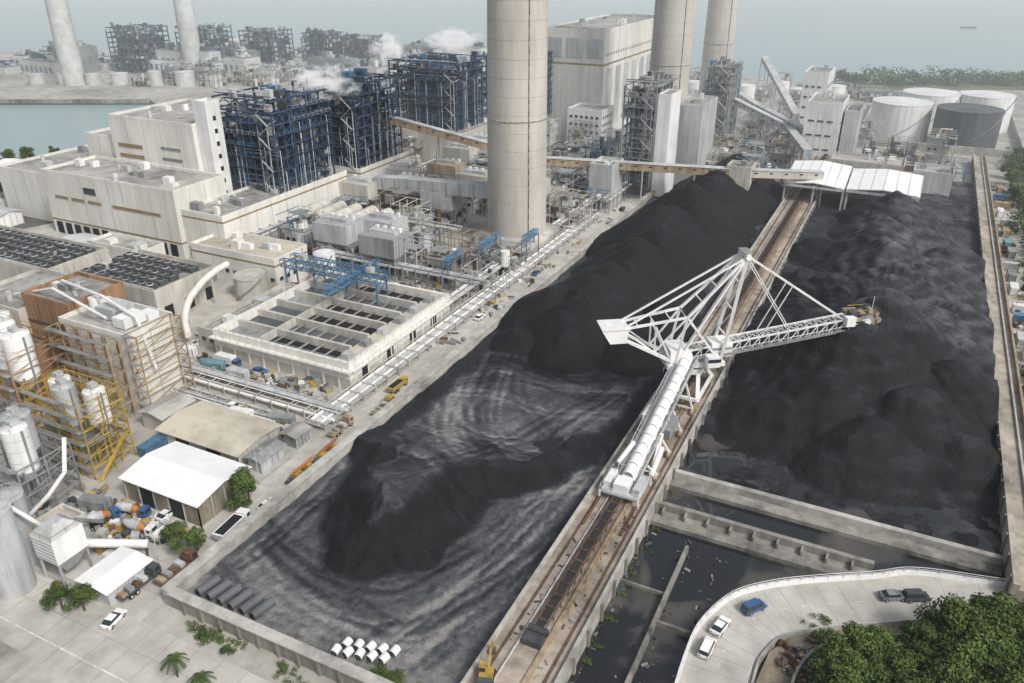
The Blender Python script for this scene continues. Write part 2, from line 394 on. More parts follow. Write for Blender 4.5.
ang=math.atan2(dv.y,dv.x)
b.obox(S+Z*11.8,(14,7.5,1),ang,W)
b.obox(S-dv*4+Z*14,(4.5,6,3.2),ang,m_white2);b.obox(S+dv*3.4-pv*4.6+Z*13.4,(3,2.2,2.6),ang,W);b.obox(S+dv*3.5-pv*4.6+Z*13.8,(3.06,2.26,.9),ang,m_glass)
b.obox(S+dv*6.5+pv*.2+Z*14.6,(5,4.6,3.4),ang,m_white2);b.obox(S+dv*6.5+pv*.2+Z*15,(5.04,4.64,.7),ang,m_grey)
b.obox(S-dv*1+pv*3+Z*13.4,(4,1.6,2),ang,m_grey)
for k in range(8): b.obox(S+dv*(k-4)*1.6-pv*(3.9)+Z*12.9,(.1,.1,1.2),ang,W)
apex=V((-28.3,175.8,37.5));apexs=[apex+pv*1.6,apex-pv*1.6]
tip=V((-4,191.5,19.5));root=S-dv*3+Z*13
truss(b,root,tip,3.2,3.0,18,W,.36,.2,m_belt)
b.beam(root-pv*2.3-Z*.8,tip-pv*2.3-Z*.8,.9,m_grey,.12)
b.beam(root-pv*2.7+Z*.4,tip-pv*2.7+Z*.4,.1,W)
for k in range(20):
    p=root+(tip-root)*k/20-pv*2.7;b.beam(p-Z*.8,p+Z*.4,.08,W)
cw=V((-51.5,160,20.3))
for sgn in (1,-1):
    o=pv*sgn*2.0
    a=apex+pv*sgn*1.6
    f1=S+dv*6+o*1.5+Z*12;f2=S-dv*5+o*1.5+Z*12;kn=S-dv*3+o*1.4+Z*24
    b.beam(f1,a,.7,W);b.beam(f2,kn,.55,W);b.beam(kn,a,.55,W);b.beam(f1,kn,.45,W)
    b.beam(f2,a,.45,W)
    b.beam(a,cw+o+Z*1.2,.38,W);b.beam(kn,cw+o+Z*1.2,.5,W);b.beam(S-dv*6+o*1.3+Z*13,cw+o-Z*1,.7,W);b.beam(kn,S-dv*10+o+Z*15.2,.38,W)
    b.beam(S-dv*6+o*1.3+Z*13,S-dv*10+o+Z*21.7,.38,W);b.beam(S-dv*10+o+Z*15.2,S-dv*10+o+Z*21.7,.34,W)
    b.beam(S-dv*10+o+Z*15.2,cw+o+Z*1.2,.34,W)
    e1=root+(tip-root)*.62+pv*sgn*1.5+Z*1.4;e2=root+(tip-root)*.93+pv*sgn*1.5+Z*1.4
    b.beam(a,e1,.22,W);b.beam(a,e2,.28,W)
    m1=a+(e2-a)*.45;b.beam(m1,root+(tip-root)*.45+pv*sgn*1.5+Z*1.4,.2,W)
for t in (0,.25,.5,.75,1):
    x1=S+dv*6+pv*3+Z*12;x2=S+dv*6-pv*3+Z*12
    b.beam(x1.lerp(apexs[0],t),x2.lerp(apexs[1],t),.3,W)
    if t<1:
        b.beam(x1.lerp(apexs[0],t),x2.lerp(apexs[1],t+.25),.2,W)
    k1=S-dv*3+pv*2.8+Z*24;k2=S-dv*3-pv*2.8+Z*24
    b.beam(k1.lerp(cw+pv*2+Z*1.2,t),k2.lerp(cw-pv*2+Z*1.2,t),.22,W)
    b.beam(k1.lerp(apexs[0],t),k2.lerp(apexs[1],t),.22,W)
for t in (0,.5,1): b.beam((S-dv*6+pv*2.6+Z*13).lerp(cw+pv*2-Z,t),(S-dv*6-pv*2.6+Z*13).lerp(cw-pv*2-Z,t),.3,W)
c0=cw-dv*1.5
P=[]
for zz,l0,l1 in ((-2.0,-1.2,2.6),(1.3,-3.2,3.0)):
    for l,s_ in ((l0,-2.8),(l1,-2.8),(l1,2.8),(l0,2.8)): P.append(c0+dv*l+pv*s_+Z*zz)
b.hexa(P,m_white2);b.obox(c0+Z*1.5,(6.5,5.9,.2),ang,W)
b.tube(apex+pv*2.4,apex-pv*2.4,.7,W,12);b.obox(apex+Z*.9,(2.2,3.8,.15),ang,m_grey)
wc=tip+dv*3.2+pv*-.6
b.beam(tip-dv*1,wc,1.2,W)
b.tube(wc+pv*.45,wc-pv*.45,2.3,m_grey,22);b.tube(wc+pv*.9,wc-pv*.9,.8,W,12)
for k in range(9):
    t=2*math.pi*k/9;d1=dv*math.cos(t)+Z*math.sin(t);d2=-dv*math.sin(t)+Z*math.cos(t)
    c=wc+d1*2.8;b.hexa([c-pv*.8-d2*.5-d1*.5,c+pv*.8-d2*.5-d1*.5,c+pv*.8+d2*.6-d1*.5,c-pv*.8+d2*.6-d1*.5,c-pv*.7-d2*.1+d1*.6,c+pv*.7-d2*.1+d1*.6,c+pv*.7+d2*.8+d1*.6,c-pv*.7+d2*.8+d1*.6],m_tan)
b.obox(tip+pv*1.9+Z*1.2,(3.2,1.6,2.2),ang,m_tan);b.obox(tip-dv*2-pv*2.3+Z*1.,(2.2,1.6,2.2),ang,m_white2)
b.tube(tip+dv*4.5+Z*1,tip+dv*4.5+Z*6,.08,W,6);b.obox(tip+dv*1+Z*2.3,(4,3.5,.15),ang,m_dgrey)
for sgn in(1,-1): b.beam(tip+dv*3+pv*1.7*sgn+Z*3.3,tip-dv*1+pv*1.7*sgn+Z*3.3,.1,m_yel)
p=V((-36.9,168,13.2));q=V((-36.9,126,5.6));d=q-p
b.beam(p,q,2.8,W,.5)
n=14
for k in range(n):
    a=p+d*k/n;e=p+d*(k+.93)/n
    prev=None
    for j in range(9):
        th=math.pi*j/8;o=V((math.cos(th)*1.15,0,.25+math.sin(th)*1.15))
        if prev is not None: b.poly([a+prev,e+prev,e+o,a+o],m_white2)
        prev=o
for sx_ in(-2.1,2.1):
    b.beam(p+V((sx_,0,-.2)),q+V((sx_,0,-.2)),.7,m_grey,.1)
    b.beam(p+V((sx_*1.2,0,.9)),q+V((sx_*1.2,0,.9)),.07,W)
    for k in range(24):
        a=p+d*k/24+V((sx_*1.2,0,-.2));b.beam(a,a+Z*1.1,.06,W)
    b.beam(p+V((sx_*.7,0,-1.6)),q+V((sx_*.7,0,-.6)),.3,W)
    for k in range(10):
        a=p+d*k/10+V((sx_*.7,0,-1.6+k*.1));e=p+d*(k+1)/10+V((sx_*.7,0,-.2));b.beam(a,e,.18,W)
for y in (160,150,141,132):
    t=(168-y)/42;z=p.z+d.z*t-.9
    for sx_ in(-4.0,4.2):
        b.beam((-36.9+sx_,y,3.9),(-36.9+sx_*.45,y,z),.4,W);b.box(-36.9+sx_-.35,-36.9+sx_+.35,y-1.2,y+1.2,3.3,3.9,m_tan)
    b.beam((-41,y,4.4),(-32.7,y,4.4),.3,W)
b.box(-40.2,-38.6,133,138,3.6,6.3,W);b.box(-40.6,-38.4,146,151,6,8.4,W);b.box(-35.2,-33.4,143,150,5.6,7.8,m_grey)
b.box(-40.8,-33,121,129.5,4.6,5.0,m_lgrey);b.box(-38.4,-35.4,121.8,125,5.0,6.8,m_white2);b.box(-40.6,-39.2,122.5,127,5,6.4,W)
b.box(-34.6,-33.2,122,127,5,6.5,m_lgrey);b.beam((-33.4,131,4),(-34.6,141,8),.8,W,.5)
for x in(-40.8,-33):
    for y in(121,129): b.beam((x,y,3.2),(x,y,5),.35,W)
b.rail(-40.8,-33,121,129.5,5,W)
b.tube((-33.6,131,4),(-33.6,138,6.6),.6,W,12);b.tube((-40,129,6.6),(-38.5,134,9),.5,W,10)
b.beam((-40.6,121,3.6),(-40.6,112,3.4),.35,m_rust);b.beam((-33.2,121,3.6),(-33.2,112,3.4),.35,m_rust)
b.rail(-41.2,-32.8,163.5,176.5,10.2,W)
b.build('stacker_reclaimer')
# ------------------------------------------------------------------ chimneys
def chimney(x,y,r,h,m=m_chim,hz=False):
    b=MB();n=40;k=b.mi(m);zs=np.linspace(0,h,26);rings=[]
    for z in zs:
        rr=r*(1.10-.22*z/h);o=len(b.v);rings.append(o)
        for j in range(n): b.v.append((x+rr*math.cos(2*math.pi*j/n),y+rr*math.sin(2*math.pi*j/n),z))
    for a,c in zip(rings,rings[1:]):
        for j in range(n): b.f.append((a+j,a+(j+1)%n,c+(j+1)%n,c+j));b.i.append(k)
    if not hz:
        for z in (92,138): b.ring(x,y,z,z+.3,r*(1.10-.22*z/h)-.02,.9,m_conc,32)
        b.ring(x,y,46,46.2,r*(1.10-.22*46/h)-.02,.35,m_conc,32)
        for z in range(6,int(h),6): b.ring(x,y,z,z+.12,r*(1.10-.22*z/h)-.03,.07,m_conc,32)
        for z in range(0,int(h)-4,4):
            rr=r*(1.10-.22*z/h);rr2=r*(1.10-.22*(z+4)/h)
            b.beam((x+.75*rr+.1,y-.67*rr-.1,z),(x+.75*rr2+.1,y-.67*rr2-.1,z+4),.25,m_grey)
        b.box(x-r*1.25,x+r*1.25,y-r*1.2,y+r*1.2,0,5,m_conc)
    b.build('chimney',smooth=True)
chimney(-125,257,9.9,214);chimney(-117,418,9.6,214);chimney(-117,523,8.6,214)
chimney(-606,440,7.6,200,m_far,True);chimney(-560,521,7.4,200,m_far,True)
# ------------------------------------------------------------------ buildings
def building(name,x0,x1,y0,y1,h,m=m_cream,z0=0,roof=None,par=.9,bands=(),win=(),joints=0,units=0,seed=0,doors=0,rm=None):
    r=random.Random(seed*31+int(x0)+int(y0));b=MB()
    b.box(x0,x1,y0,y1,z0,h-.3,m);b.box(x0+.4,x1-.4,y0+.4,y1-.4,h-.3,h-.12,roof or m_roof)
    t=.4
    b.box(x0-.05,x1+.05,y0-.05,y0+t,h-.3,h+par,m);b.box(x0-.05,x1+.05,y1-t,y1+.05,h-.3,h+par,m)
    b.box(x0-.05,x0+t,y0+t,y1-t,h-.3,h+par,m);b.box(x1-t,x1+.05,y0+t,y1-t,h-.3,h+par,m)
    for a,c,mm in bands:
        b.box(x0-.06,x1+.06,y0-.06,y0,a,c,mm);b.box(x1,x1+.06,y0,y1,a,c,mm)
    for z,w,hh,gap in win:
        x=x0+gap
        while x+w<x1-gap*.5: b.box(x,x+w,y0-.09,y0-.03,z,z+hh,m_glass);b.box(x-.1,x+w+.1,y0-.2,y0-.05,z-.15,z,m_conc);x+=w+gap
        y=y0+gap
        while y+w<y1-gap*.5: b.box(x1+.03,x1+.09,y,y+w,z,z+hh,m_glass);b.box(x1+.05,x1+.2,y-.1,y+w+.1,z-.15,z,m_conc);y+=w+gap
    if joints:
        x=x0+joints
        while x<x1-1: b.box(x-.05,x+.05,y0-.03,y0,z0,h,m_concd);x+=joints
        y=y0+joints
        while y<y1-1: b.box(x1,x1+.03,y-.05,y+.05,z0,h,m_concd);y+=joints
    for k in range(doors):
        x=x0+(k+.5)*(x1-x0)/doors;b.box(x-2,x+2,y0-.1,y0,z0,z0+4.5,m_blk)
        y=y0+(k+.5)*(y1-y0)/doors;b.box(x1,x1+.1,y-1.6,y+1.6,z0,z0+4,m_blk)
    for k in range(units):
        cx,cy=r.uniform(x0+3,x1-3),r.uniform(y0+3,y1-3);w,d,hh=r.uniform(1.2,4),r.uniform(1.2,3.5),r.uniform(.8,2.6)
        if r.random()<.3: b.tube((cx,cy,h-.12),(cx,cy,h+hh),.7,m_pipe,10)
        else: b.box(cx-w/2,cx+w/2,cy-d/2,cy+d/2,h-.12,h+hh,r.choice([m_lgrey,m_cream,m_grey,m_white]))
        if r.random()<.4: b.beam((cx,cy,h+.4),(cx,cy+r.uniform(2,4),h+.4),.3,m_pipe)
    return b.build(name)
Bn=m_brown
building('turbine_hall',-290,-222.1,188,212,24,bands=((5.5,6.1,Bn),),joints=7,units=12)
b=MB()
for k in range(13): b.box(-288+k*5.0,-284.8+k*5.0,187.75,187.93,.5,5,m_blk)
for k in range(3): b.box(-285+k*9,-278+k*9,187.8,187.94,14.5,15.6,Bn)
b.box(-254,-230,187.8,187.94,14.5,15.6,Bn);b.box(-268,-262,187.8,187.94,18,20.4,m_glass)
b.build('ground_floor_louvres')
building('boiler_bunker_building',-278,-234.1,212.1,252,41,joints=9,units=9)
b=MB()
for z in (30,26): b.box(-275,-262,211.9,212.05,z,z+1.4,Bn);b.box(-252,-242,211.9,212.05,z+1,z+2,m_grey)
b.build('wall_louvre')
building('boiler_bunker_building',-296,-278.1,214,246,32,joints=7,units=4)
building('stair_tower',-234,-228,214,221,49,joints=0,m=m_white)
b=MB();
for k in range(9): b.box(-227.94,-227.9,216.8,218.2,6+k*4.6,7.6+k*4.6,m_blk)
b.build('stair_window')
building('turbine_hall',-222,-203,190,259,17,bands=((15.2,15.8,Bn),),joints=8,units=12,doors=3)
building('boiler_house_base',-236,-199,263,303,17,bands=((15.6,16.2,Bn),),joints=8,units=6)
building('turbine_hall',-247,-200,345,400,15,joints=9,units=6,m=m_cream2)
building('turbine_hall',-330,-296.1,196,240,19,joints=8,units=8)
building('generator_hall',-196,-159,435,545,58,m=m_cream,joints=12,units=10,bands=((40,41,Bn),))
b=MB()
for k in range(7): b.box(-158.9,-158.8,441+k*14.5,449+k*14.5,6,38,m_lgrey)
for k in range(3): b.box(-193+k*12,-184+k*12,434.6,434.9,44,54,m_lgrey)
for k in range(26): b.box(-158.8,-158.7,438+k*4,439+k*4,45,46.5,m_grey)
b.build('wall_louvre')
building('office_block',-170,-150,412,430,20,m=m_white,win=((4,1.6,1.3,1.4),(8,1.6,1.3,1.4),(12,1.6,1.3,1.4),(16,1.6,1.3,1.4)))
def boiler(name,x0,x1,y0,y1,z0,z1,m=m_blue,mi=m_grey,seed=0,dense=1.):
    r=random.Random(seed);b=MB();nx=max(2,round((x1-x0)/5.5));ny=max(2,round((y1-y0)/5.5));nz=max(2,round((z1-z0)/4.2))
    X=[x0+(x1-x0)*i/nx for i in range(nx+1)];Y=[y0+(y1-y0)*i/ny for i in range(ny+1)];Zs=[z0+(z1-z0)*i/nz for i in range(nz+1)]
    for i,x in enumerate(X):
        for j,y in enumerate(Y):
            top=z1-r.choice([0,0,3,5,8])
            b.beam((x,y,z0),(x,y,top),.55,m)
    bx=[m_dgrey,m_blue,m_blue,m_blk,m_grey,m_blue,m_dgrey,m_cream2] if dense>.5 else [m_dgrey,m_grey,m_lgrey,m_cream2]
    for k,z in enumerate(Zs[1:]):
        lim=z1-6
        for x in X:
            if z<lim or r.random()<.45: b.beam((x,y0,z),(x,y1,z),.4,m,.6)
        for y in Y:
            if z<lim or r.random()<.45: b.beam((x0,y,z),(x1,y,z),.4,m,.6)
        if r.random()<.8:
            xa=r.choice([x0-.8,X[1]]);xb=r.choice([x1+.8,X[-2]])
            b.box(xa,xb,y0-1.2,y0+1.4,z+.1,z+.22,m);b.rail(xa,xb,y0-1.2,y0+1.4,z+.22,r.choice([m_lgrey,m_blue2,m,m]),1.1,.09)
        if r.random()<.8:
            ya=r.choice([y0+1.6,Y[2]]);b.box(x1-1.4,x1+1.2,ya,y1,z+.1,z+.22,m);b.rail(x1-1.4,x1+1.2,ya,y1,z+.22,r.choice([m_lgrey,m_blue2,m,m]),1.1,.09)
    for k in range(nz):
        za,zb=Zs[k],Zs[k+1]
        for i in range(nx):
            if r.random()<.5: b.beam((X[i],y0,za),(X[i+1],y0,zb),.22,m)
            if r.random()<.35: b.beam((X[i+1],y0,za),(X[i],y0,zb),.22,m)
            for dd in (1.2,4.5):
                if r.random()<.45: w=r.uniform(1,3);a=X[i]+r.uniform(.4,2);b.box(a,a+w,y0+dd,y0+dd+r.uniform(1,2.6),za+.3,za+r.uniform(1.2,3.8),r.choice(bx))
        for i in range(ny):
            if r.random()<.5: b.beam((x1,Y[i],za),(x1,Y[i+1],zb),.22,m)
            if r.random()<.35: b.beam((x1,Y[i+1],za),(x1,Y[i],zb),.22,m)
            for dd in (1.2,4.5):
                if r.random()<.45: w=r.uniform(1,3);a=Y[i]+r.uniform(.4,2);b.box(x1-dd-2,x1-dd,a,a+w,za+.3,za+r.uniform(1.2,3.8),r.choice(bx))
    b.box(x0+7,x1-7,y0+7,y1-7,z0,z1-8,m_blk if dense>.5 else mi)
    b.box(x0+10,x1-11,y0+9,y1-10,z1-8,z1-3,m_blue if dense>.5 else m_grey)
    for k in range(30):
        cx,cy=r.uniform(x0+2,x1-2),r.uniform(y0+2,y1-2);w=r.uniform(.8,2.4);z=r.choice(Zs[-4:]);b.box(cx-w,cx+w,cy-w*.7,cy+w*.7,z,z+r.uniform(1,3.5),r.choice([m_lgrey,m,mi,m_dgrey,m_blue2,m]))
    for k in range(18):
        x=r.uniform(x0,x1);z=r.choice(Zs[1:]);b.path([(x,y0-.4,z0),(x,y0-.4,z),(x,y0+5,z+.8)],r.uniform(.1,.22),r.choice([m_pipe,m_lgrey,m,m_blue2]),6)
        y=r.uniform(y0,y1);b.path([(x1+.5,y,z0),(x1+.5,y,z-1),(x1-5,y,z-1)],r.uniform(.1,.22),r.choice([m_pipe,m_lgrey,m,m_blue2]),6)
        z=r.choice(Zs)+r.uniform(1,3);b.path([(x0,y0+1,z),(x1,y0+1,z)],.16,r.choice([m_lgrey,m_pipe,m_dgrey]),6)
    for k in range(14):
        cx,cy=r.uniform(x0+1,x1-1),r.uniform(y0+1,y1-1);b.tube((cx,cy,z1-6),(cx,cy,z1+r.uniform(-1,4.5)),r.uniform(.15,.4),m_lgrey,6)
    for k in range(nz):
        s0,s1=((x1-5.5,x1-.5) if k%2 else (x1-.5,x1-5.5));b.beam((s0,y0-2,Zs[k]),(s1,y0-2,Zs[k+1]),.8,mi,.2)
    b.build(name)
boiler('boiler_steel_frame',-233,-206,223,255,17,50,seed=1)
boiler('boiler_steel_frame',-231,-201,265,297,17,50,seed=2)
boiler('boiler_steel_frame',-246,-207,356,394,15,47,seed=3)
boiler('boiler_steel_frame',-214,-190,418,450,10,46,seed=5)
boiler('boiler_steel_frame',-112,-98,334,362,4,47,m=m_grey,mi=m_grey,seed=4,dense=0)
building('flue_gas_building',-110,-99,337,360,40,m=m_grey,joints=4,par=.5)
building('flue_gas_building',-97.5,-92,335,350,44,m=m_white,joints=0,par=.5)
building('flue_gas_building',-97,-84,358,386,36,m=m_lgrey,joints=4,units=3)
boiler('boiler_steel_frame',-106,-92,448,474,4,42,m=m_grey,mi=m_lgrey,seed=9,dense=0)
building('flue_gas_building',-50,-33,436,466,29,m=m_white,joints=3,units=4,win=((6,3,.8,1.5),(13,3,.8,1.5),(20,3,.8,1.5)))
building('flue_gas_building',-32,-25,440,466,25,m=m_lgrey,joints=3,units=2)
building('control_building',-64,-50,520,550,32,m=m_white,joints=4,win=((6,2,1,1.5),(12,2,1,1.5),(18,2,1,1.5),(24,2,1,1.5)),units=2)
# ------------------------------------------------------------------ generic plant equipment
def vessel_h(x,y,z,L,r,m,rot=0,name='horizontal_tank'):
    b=MB();d=V((math.cos(rot),math.sin(rot),0))*L/2;c=V((x,y,z+r+1));b.tube(c-d,c+d,r,m,16)
    for s in(-1,1):
        b.tube(c+d*s,c+d*s+d.normalized()*s*r*.4,r,m,16,r2=r*.55)
        b.obox(c+d*s*.6-Z*(r*.5+.5),(.6,r*1.6,r+1),rot,m_conc)
        if z>2: b.beam((c+d*s*.6).xy.to_3d(),(c+d*s*.6)-Z*r,.6,m_conc)
    b.tube(c+Z*r,c+Z*(r+.8),.3,m_pipe,8);b.build(name,smooth=False)
def tank_v(x,y,r,h,m,name='storage_tank',z0=0,cone=.12,n=28,stair=True):
    b=MB();b.tube((x,y,z0),(x,y,h),r,m,n,cap=False);b.tube((x,y,h),(x,y,h+r*cone),r*1.01,m,n,r2=.4)
    b.ring(x,y,h-.25,h+.05,r-.02,.18,m,n)
    k=int(h-z0)//3
    for i in range(1,k): b.ring(x,y,z0+i*3,z0+i*3+.12,r-.02,.06,m,n)
    for j in range(n):
        a=2*math.pi*j/n;b.beam((x+r*math.cos(a),y+r*math.sin(a),h),(x+r*math.cos(a),y+r*math.sin(a),h+1),.06,m_lgrey)
    b.ring(x,y,h+.95,h+1.02,r-.03,.07,m_lgrey,n)
    if stair:
        pr=None
        for i in range(15):
            a=-1.9+i*.12;p=V((x+(r+.5)*math.cos(a),y+(r+.5)*math.sin(a),z0+(h-z0)*i/14))
            if pr is not None: b.beam(pr,p,.7,m_grey,.15)
            pr=p
    return b.build(name)
def pipe_rack(x0,y0,x1,y1,z,n,w,seed=0,m=m_white,sup=m_conc,name='pipe_rack'):
    r=random.Random(seed);b=MB();p=V((x0,y0,0));q=V((x1,y1,0));d=(q-p);L=d.length;d.normalize();s=V((-d.y,d.x,0))
    for k in range(n):
        o=s*((k+.5)/n-.5)*w;rr=r.uniform(.13,.42);zz=z+r.choice([0,0,.9]);mm=r.choice([m,m,m_pipe,m_lgrey,m_cream2])
        b.tube(p+o+Z*(zz+rr),q+o+Z*(zz+rr),rr,mm,8)
    k=0
    while k<L:
        c=p+d*k;b.beam(c-s*w/2,c-s*w/2+Z*(z+1),.3,sup);b.beam(c+s*w/2,c+s*w/2+Z*(z+1),.3,sup);b.beam(c-s*w/2+Z*(z-.1),c+s*w/2+Z*(z-.1),.3,sup)
        b.beam(c-s*w/2+Z*(z+.95),c+s*w/2+Z*(z+.95),.2,sup);k+=5
    b.build(name)
pipe_rack(-109.7,120,-109.7,300,1.2,8,5.4,1)
pipe_rack(-115,178,-115,330,3.5,6,4,21)
pipe_rack(-160,126,-106.5,126,1.2,9,7,2)
pipe_rack(-160,118,-118,118,.8,5,5,3)
pipe_rack(-175,205,-112,205,5,6,5,4,m_lgrey,m_grey)
pipe_rack(-185,240,-140,240,7,6,5,5,m_lgrey,m_grey)
pipe_rack(-108,305,-108,400,5,5,4,6,m_lgrey,m_grey)
pipe_rack(-200,186,-200,330,8,6,5,8,m_lgrey,m_grey)
pipe_rack(-180,320,-112,320,6,6,5,9,m_lgrey,m_tan)
def process_block(x0,x1,y0,y1,h,seed):
    r=random.Random(seed);b=MB();fr=r.choice([m_lgrey,m_blue2,m_grey,m_tan,m_cream2,m_dgrey,m_grey])
    nx=max(1,round((x1-x0)/5));ny=max(1,round((y1-y0)/5));nz=max(1,int(h/4))
    X=[x0+(x1-x0)*i/nx for i in range(nx+1)];Y=[y0+(y1-y0)*i/ny for i in range(ny+1)]
    if r.random()<.6:
        a,c=x0+r.uniform(0,2),y0+r.uniform(1,3);w,d,hh=(x1-x0)*r.uniform(.5,.85),(y1-y0)*r.uniform(.5,.8),h*r.uniform(.4,.9);mm=r.choice([m_cream2,m_cream,m_lgrey,m_tan,m_white,m_grey])
        b.box(a,a+w,c,c+d,0,hh,mm);b.box(a-.15,a+w+.15,c-.15,c+d+.15,hh,hh+.3,m_roof)
        for k in range(int(w/2.6)): b.box(a+.6+k*2.6,a+1.9+k*2.6,c-.08,c-.02,hh*.55,hh*.55+1.2,m_blk)
        for k in range(4): xx,yy=a+r.uniform(0,w-2),c+r.uniform(0,d-2);b.box(xx,xx+r.uniform(1,2),yy,yy+r.uniform(1,2),hh+.3,hh+r.uniform(1,2.5),r.choice([m_lgrey,m_white,m_grey]))
    for x in X:
        for y in Y: b.beam((x,y,0),(x,y,h*r.uniform(.6,1)),.28,fr)
    for k in range(1,nz+1):
        z=k*h/nz
        for x in X:
            if r.random()<.75: b.beam((x,y0,z),(x,y1,z),.22,fr)
        for y in Y:
            if r.random()<.75: b.beam((x0,y,z),(x1,y,z),.22,fr)
        if r.random()<.7:
            a=r.uniform(x0,(x0+x1)/2);c=r.uniform(y0,(y0+y1)/2);b.box(a,a+(x1-x0)/2,c,c+(y1-y0)/2,z+.15,z+.3,m_grey);b.rail(a,a+(x1-x0)/2,c,c+(y1-y0)/2,z+.3,r.choice([m_yel,fr,m_lgrey,m_lgrey]),1.1,.08)
    n=int((x1-x0)*(y1-y0)/7)+4
    for k in range(n):
        cx,cy=r.uniform(x0+1,x1-1),r.uniform(y0+1,y1-1);z=r.choice([0,0,h/nz*r.randint(0,nz-1)]);t=r.random();mm=r.choice([m_lgrey,m_cream2,m_cream,m_grey,m_white,m_tan,m_pipe,m_grey,m_dgrey,m_rust,m_dgrey])
        if t<.4: w,d,hh=r.uniform(1.,4.),r.uniform(1.,4.),r.uniform(1.,3.6);b.box(cx-w/2,cx+w/2,cy-d/2,cy+d/2,z,z+hh,mm);b.box(cx-w/2-.1,cx+w/2+.1,cy-d/2-.1,cy+d/2+.1,z+hh,z+hh+.15,m_roof)
        elif t<.6: rr=r.uniform(.5,1.6);b.tube((cx,cy,z),(cx,cy,z+r.uniform(2,6)),rr,mm,14)
        elif t<.75:
            rr=r.uniform(.4,1.1);Lh=r.uniform(2,5);dx,dy=(Lh,0) if r.random()<.5 else (0,Lh);b.tube((cx-dx/2,cy-dy/2,z+rr+.5),(cx+dx/2,cy+dy/2,z+rr+.5),rr,mm,14)
        else:
            p=[(cx,cy,z)];
            for i in range(5):
                a=list(p[-1]);ax=r.choice([0,1,2]);a[ax]+=r.uniform(-6,6) if ax<2 else r.uniform(1,3);p.append(tuple(a))
            b.path(p,r.uniform(.12,.4),mm,8)
    b.build('process_equipment_unit')
r=random.Random(11)
cells=[]
for x in range(-196,-116,15):
    for y in range(208,330,14):
        if abs(x+8+125)<19 and abs(y+7-257)<18: continue
        cells.append((x,y))
for i,(x,y) in enumerate(cells): process_block(x,x+r.uniform(10,14),y,y+r.uniform(9,13),r.uniform(6,15),100+i)
for i,(x,y) in enumerate([(-170,335),(-150,335),(-132,335),(-170,352),(-148,355),(-130,352),(-185,372),(-165,375),(-146,372),(-128,375),(-185,395),(-165,398),(-185,350),(-192,330),(-145,395),(-90,395),(-75,398),(-60,404),(-88,412),(-78,428),(-62,430),(-70,450),(-84,452),(-70,480),(-90,490),(-55,486),(-30,480),(-75,510),(-20,430),(0,436),(8,455),(-10,462),(15,420),(-82,372),(-68,362),(-60,380)]):
    process_block(x,x+r.uniform(10,15),y,y+r.uniform(9,14),r.uniform(7,17),300+i)
for k in range(5):
    vessel_h(-193+k*7,226,9,14,2.2,m_cream2,math.pi/2)
for (x,y,m) in ((-196,258,m_cream2),(-196,285,m_lgrey),(-180,270,m_cream2),(-180,300,m_tan),(-160,222,m_lgrey),(-160,290,m_cream2),(-190,330,m_cream2),(-190,350,m_lgrey),(-150,208,m_grey),(-172,212,m_lgrey),(-160,262,m_lgrey),(-136,292,m_cream2)):
    b=MB();b.box(x-7,x+7,y-5,y+5,8,14.5,m);
    for i in range(3):
        cx=x-4.6+i*4.6;b.hexa([(cx-.6,y-.6,3.6),(cx+.6,y-.6,3.6),(cx+.6,y+.6,3.6),(cx-.6,y+.6,3.6),(cx-2.2,y-4.6,8),(cx+2.2,y-4.6,8),(cx+2.2,y+4.6,8),(cx-2.2,y+4.6,8)],m)
    for i in range(7): b.box(x-7.15,x+7.15,y-4.9+i*1.6,y-4.7+i*1.6,8.05,14.6,m_lgrey)
    for sx_ in(-6.5,0,6.5):
        for sy in(-4.5,4.5): b.beam((x+sx_,y+sy,0),(x+sx_,y+sy,8),.4,m_grey)
    b.box(x-5,x+5,y-1.5,y+1.5,14.6,15.7,m_lgrey);b.rail(x-7,x+7,y-5,y+5,14.6,m_lgrey,1,.08)
    for i in range(4): b.box(x-5+i*3,x-4+i*3,y+2,y+3.4,14.6,16,m_white)
    b.build('precipitator_unit')
b=MB();b.beam((-190,262,14),(-136,258,18),5,m_lgrey,5);b.beam((-150,290,14),(-128,266,18),4.4,m_cream2,4.4)
for k in range(8): c=V((-186+k*6.2,261.7-k*.46,14+k*.46));b.beam(c,c+V((.3,0,.02)),5.3,m_grey,5.3)
b.build('flue_duct')
def gallery(pts,w=3.6,h=3.,m=m_cream2,sup=m_lgrey):
    b=MB()
    for p,q in zip(pts,pts[1:]):
        p=V(p);q=V(q);b.beam(p,q,w,m,h);b.beam(p+Z*(h/2+.1),q+Z*(h/2+.1),w+.5,m_lgrey,.2);d=q-p;n=max(1,int(d.length/18))
        for k in range(int(d.length/6)):
            c=p+d*(k+.5)/int(d.length/6);dd=d.normalized();b.beam(c-dd*.7+V((0,0,.4)),c+dd*.7+V((0,0,.4)),w+.1,m_glass,.55)
        for k in range(n+1):
            c=p+d*k/n;s=d.cross(Z).normalized()
            if c.z>3: b.beam(c-s*1.6-Z*h/2,V((c.x,c.y,0))-s*2.4,.45,sup);b.beam(c+s*1.6-Z*h/2,V((c.x,c.y,0))+s*2.4,.45,sup);b.beam(c-s*2,c+s*2-Z*(h/2+c.z*.4),.25,sup)
    b.build('conveyor_gallery')
gallery([(-205,291,33),(-140,312,17),(-58,338,15)],m=m_tan)
gallery([(-58,338,15),(-30,352,14)],m=m_cream2)
gallery([(-110,470,28),(-60,455,12),(-40,380,16)],m=m_lgrey)
gallery([(-95,560,34),(-60,480,14)],m=m_lgrey)
gallery([(-120,540,22),(-85,500,14),(-50,440,14)],m=m_lgrey)
building('transfer_house',-66,-56,334,344,17.5,m=m_cream2,joints=4,units=2)
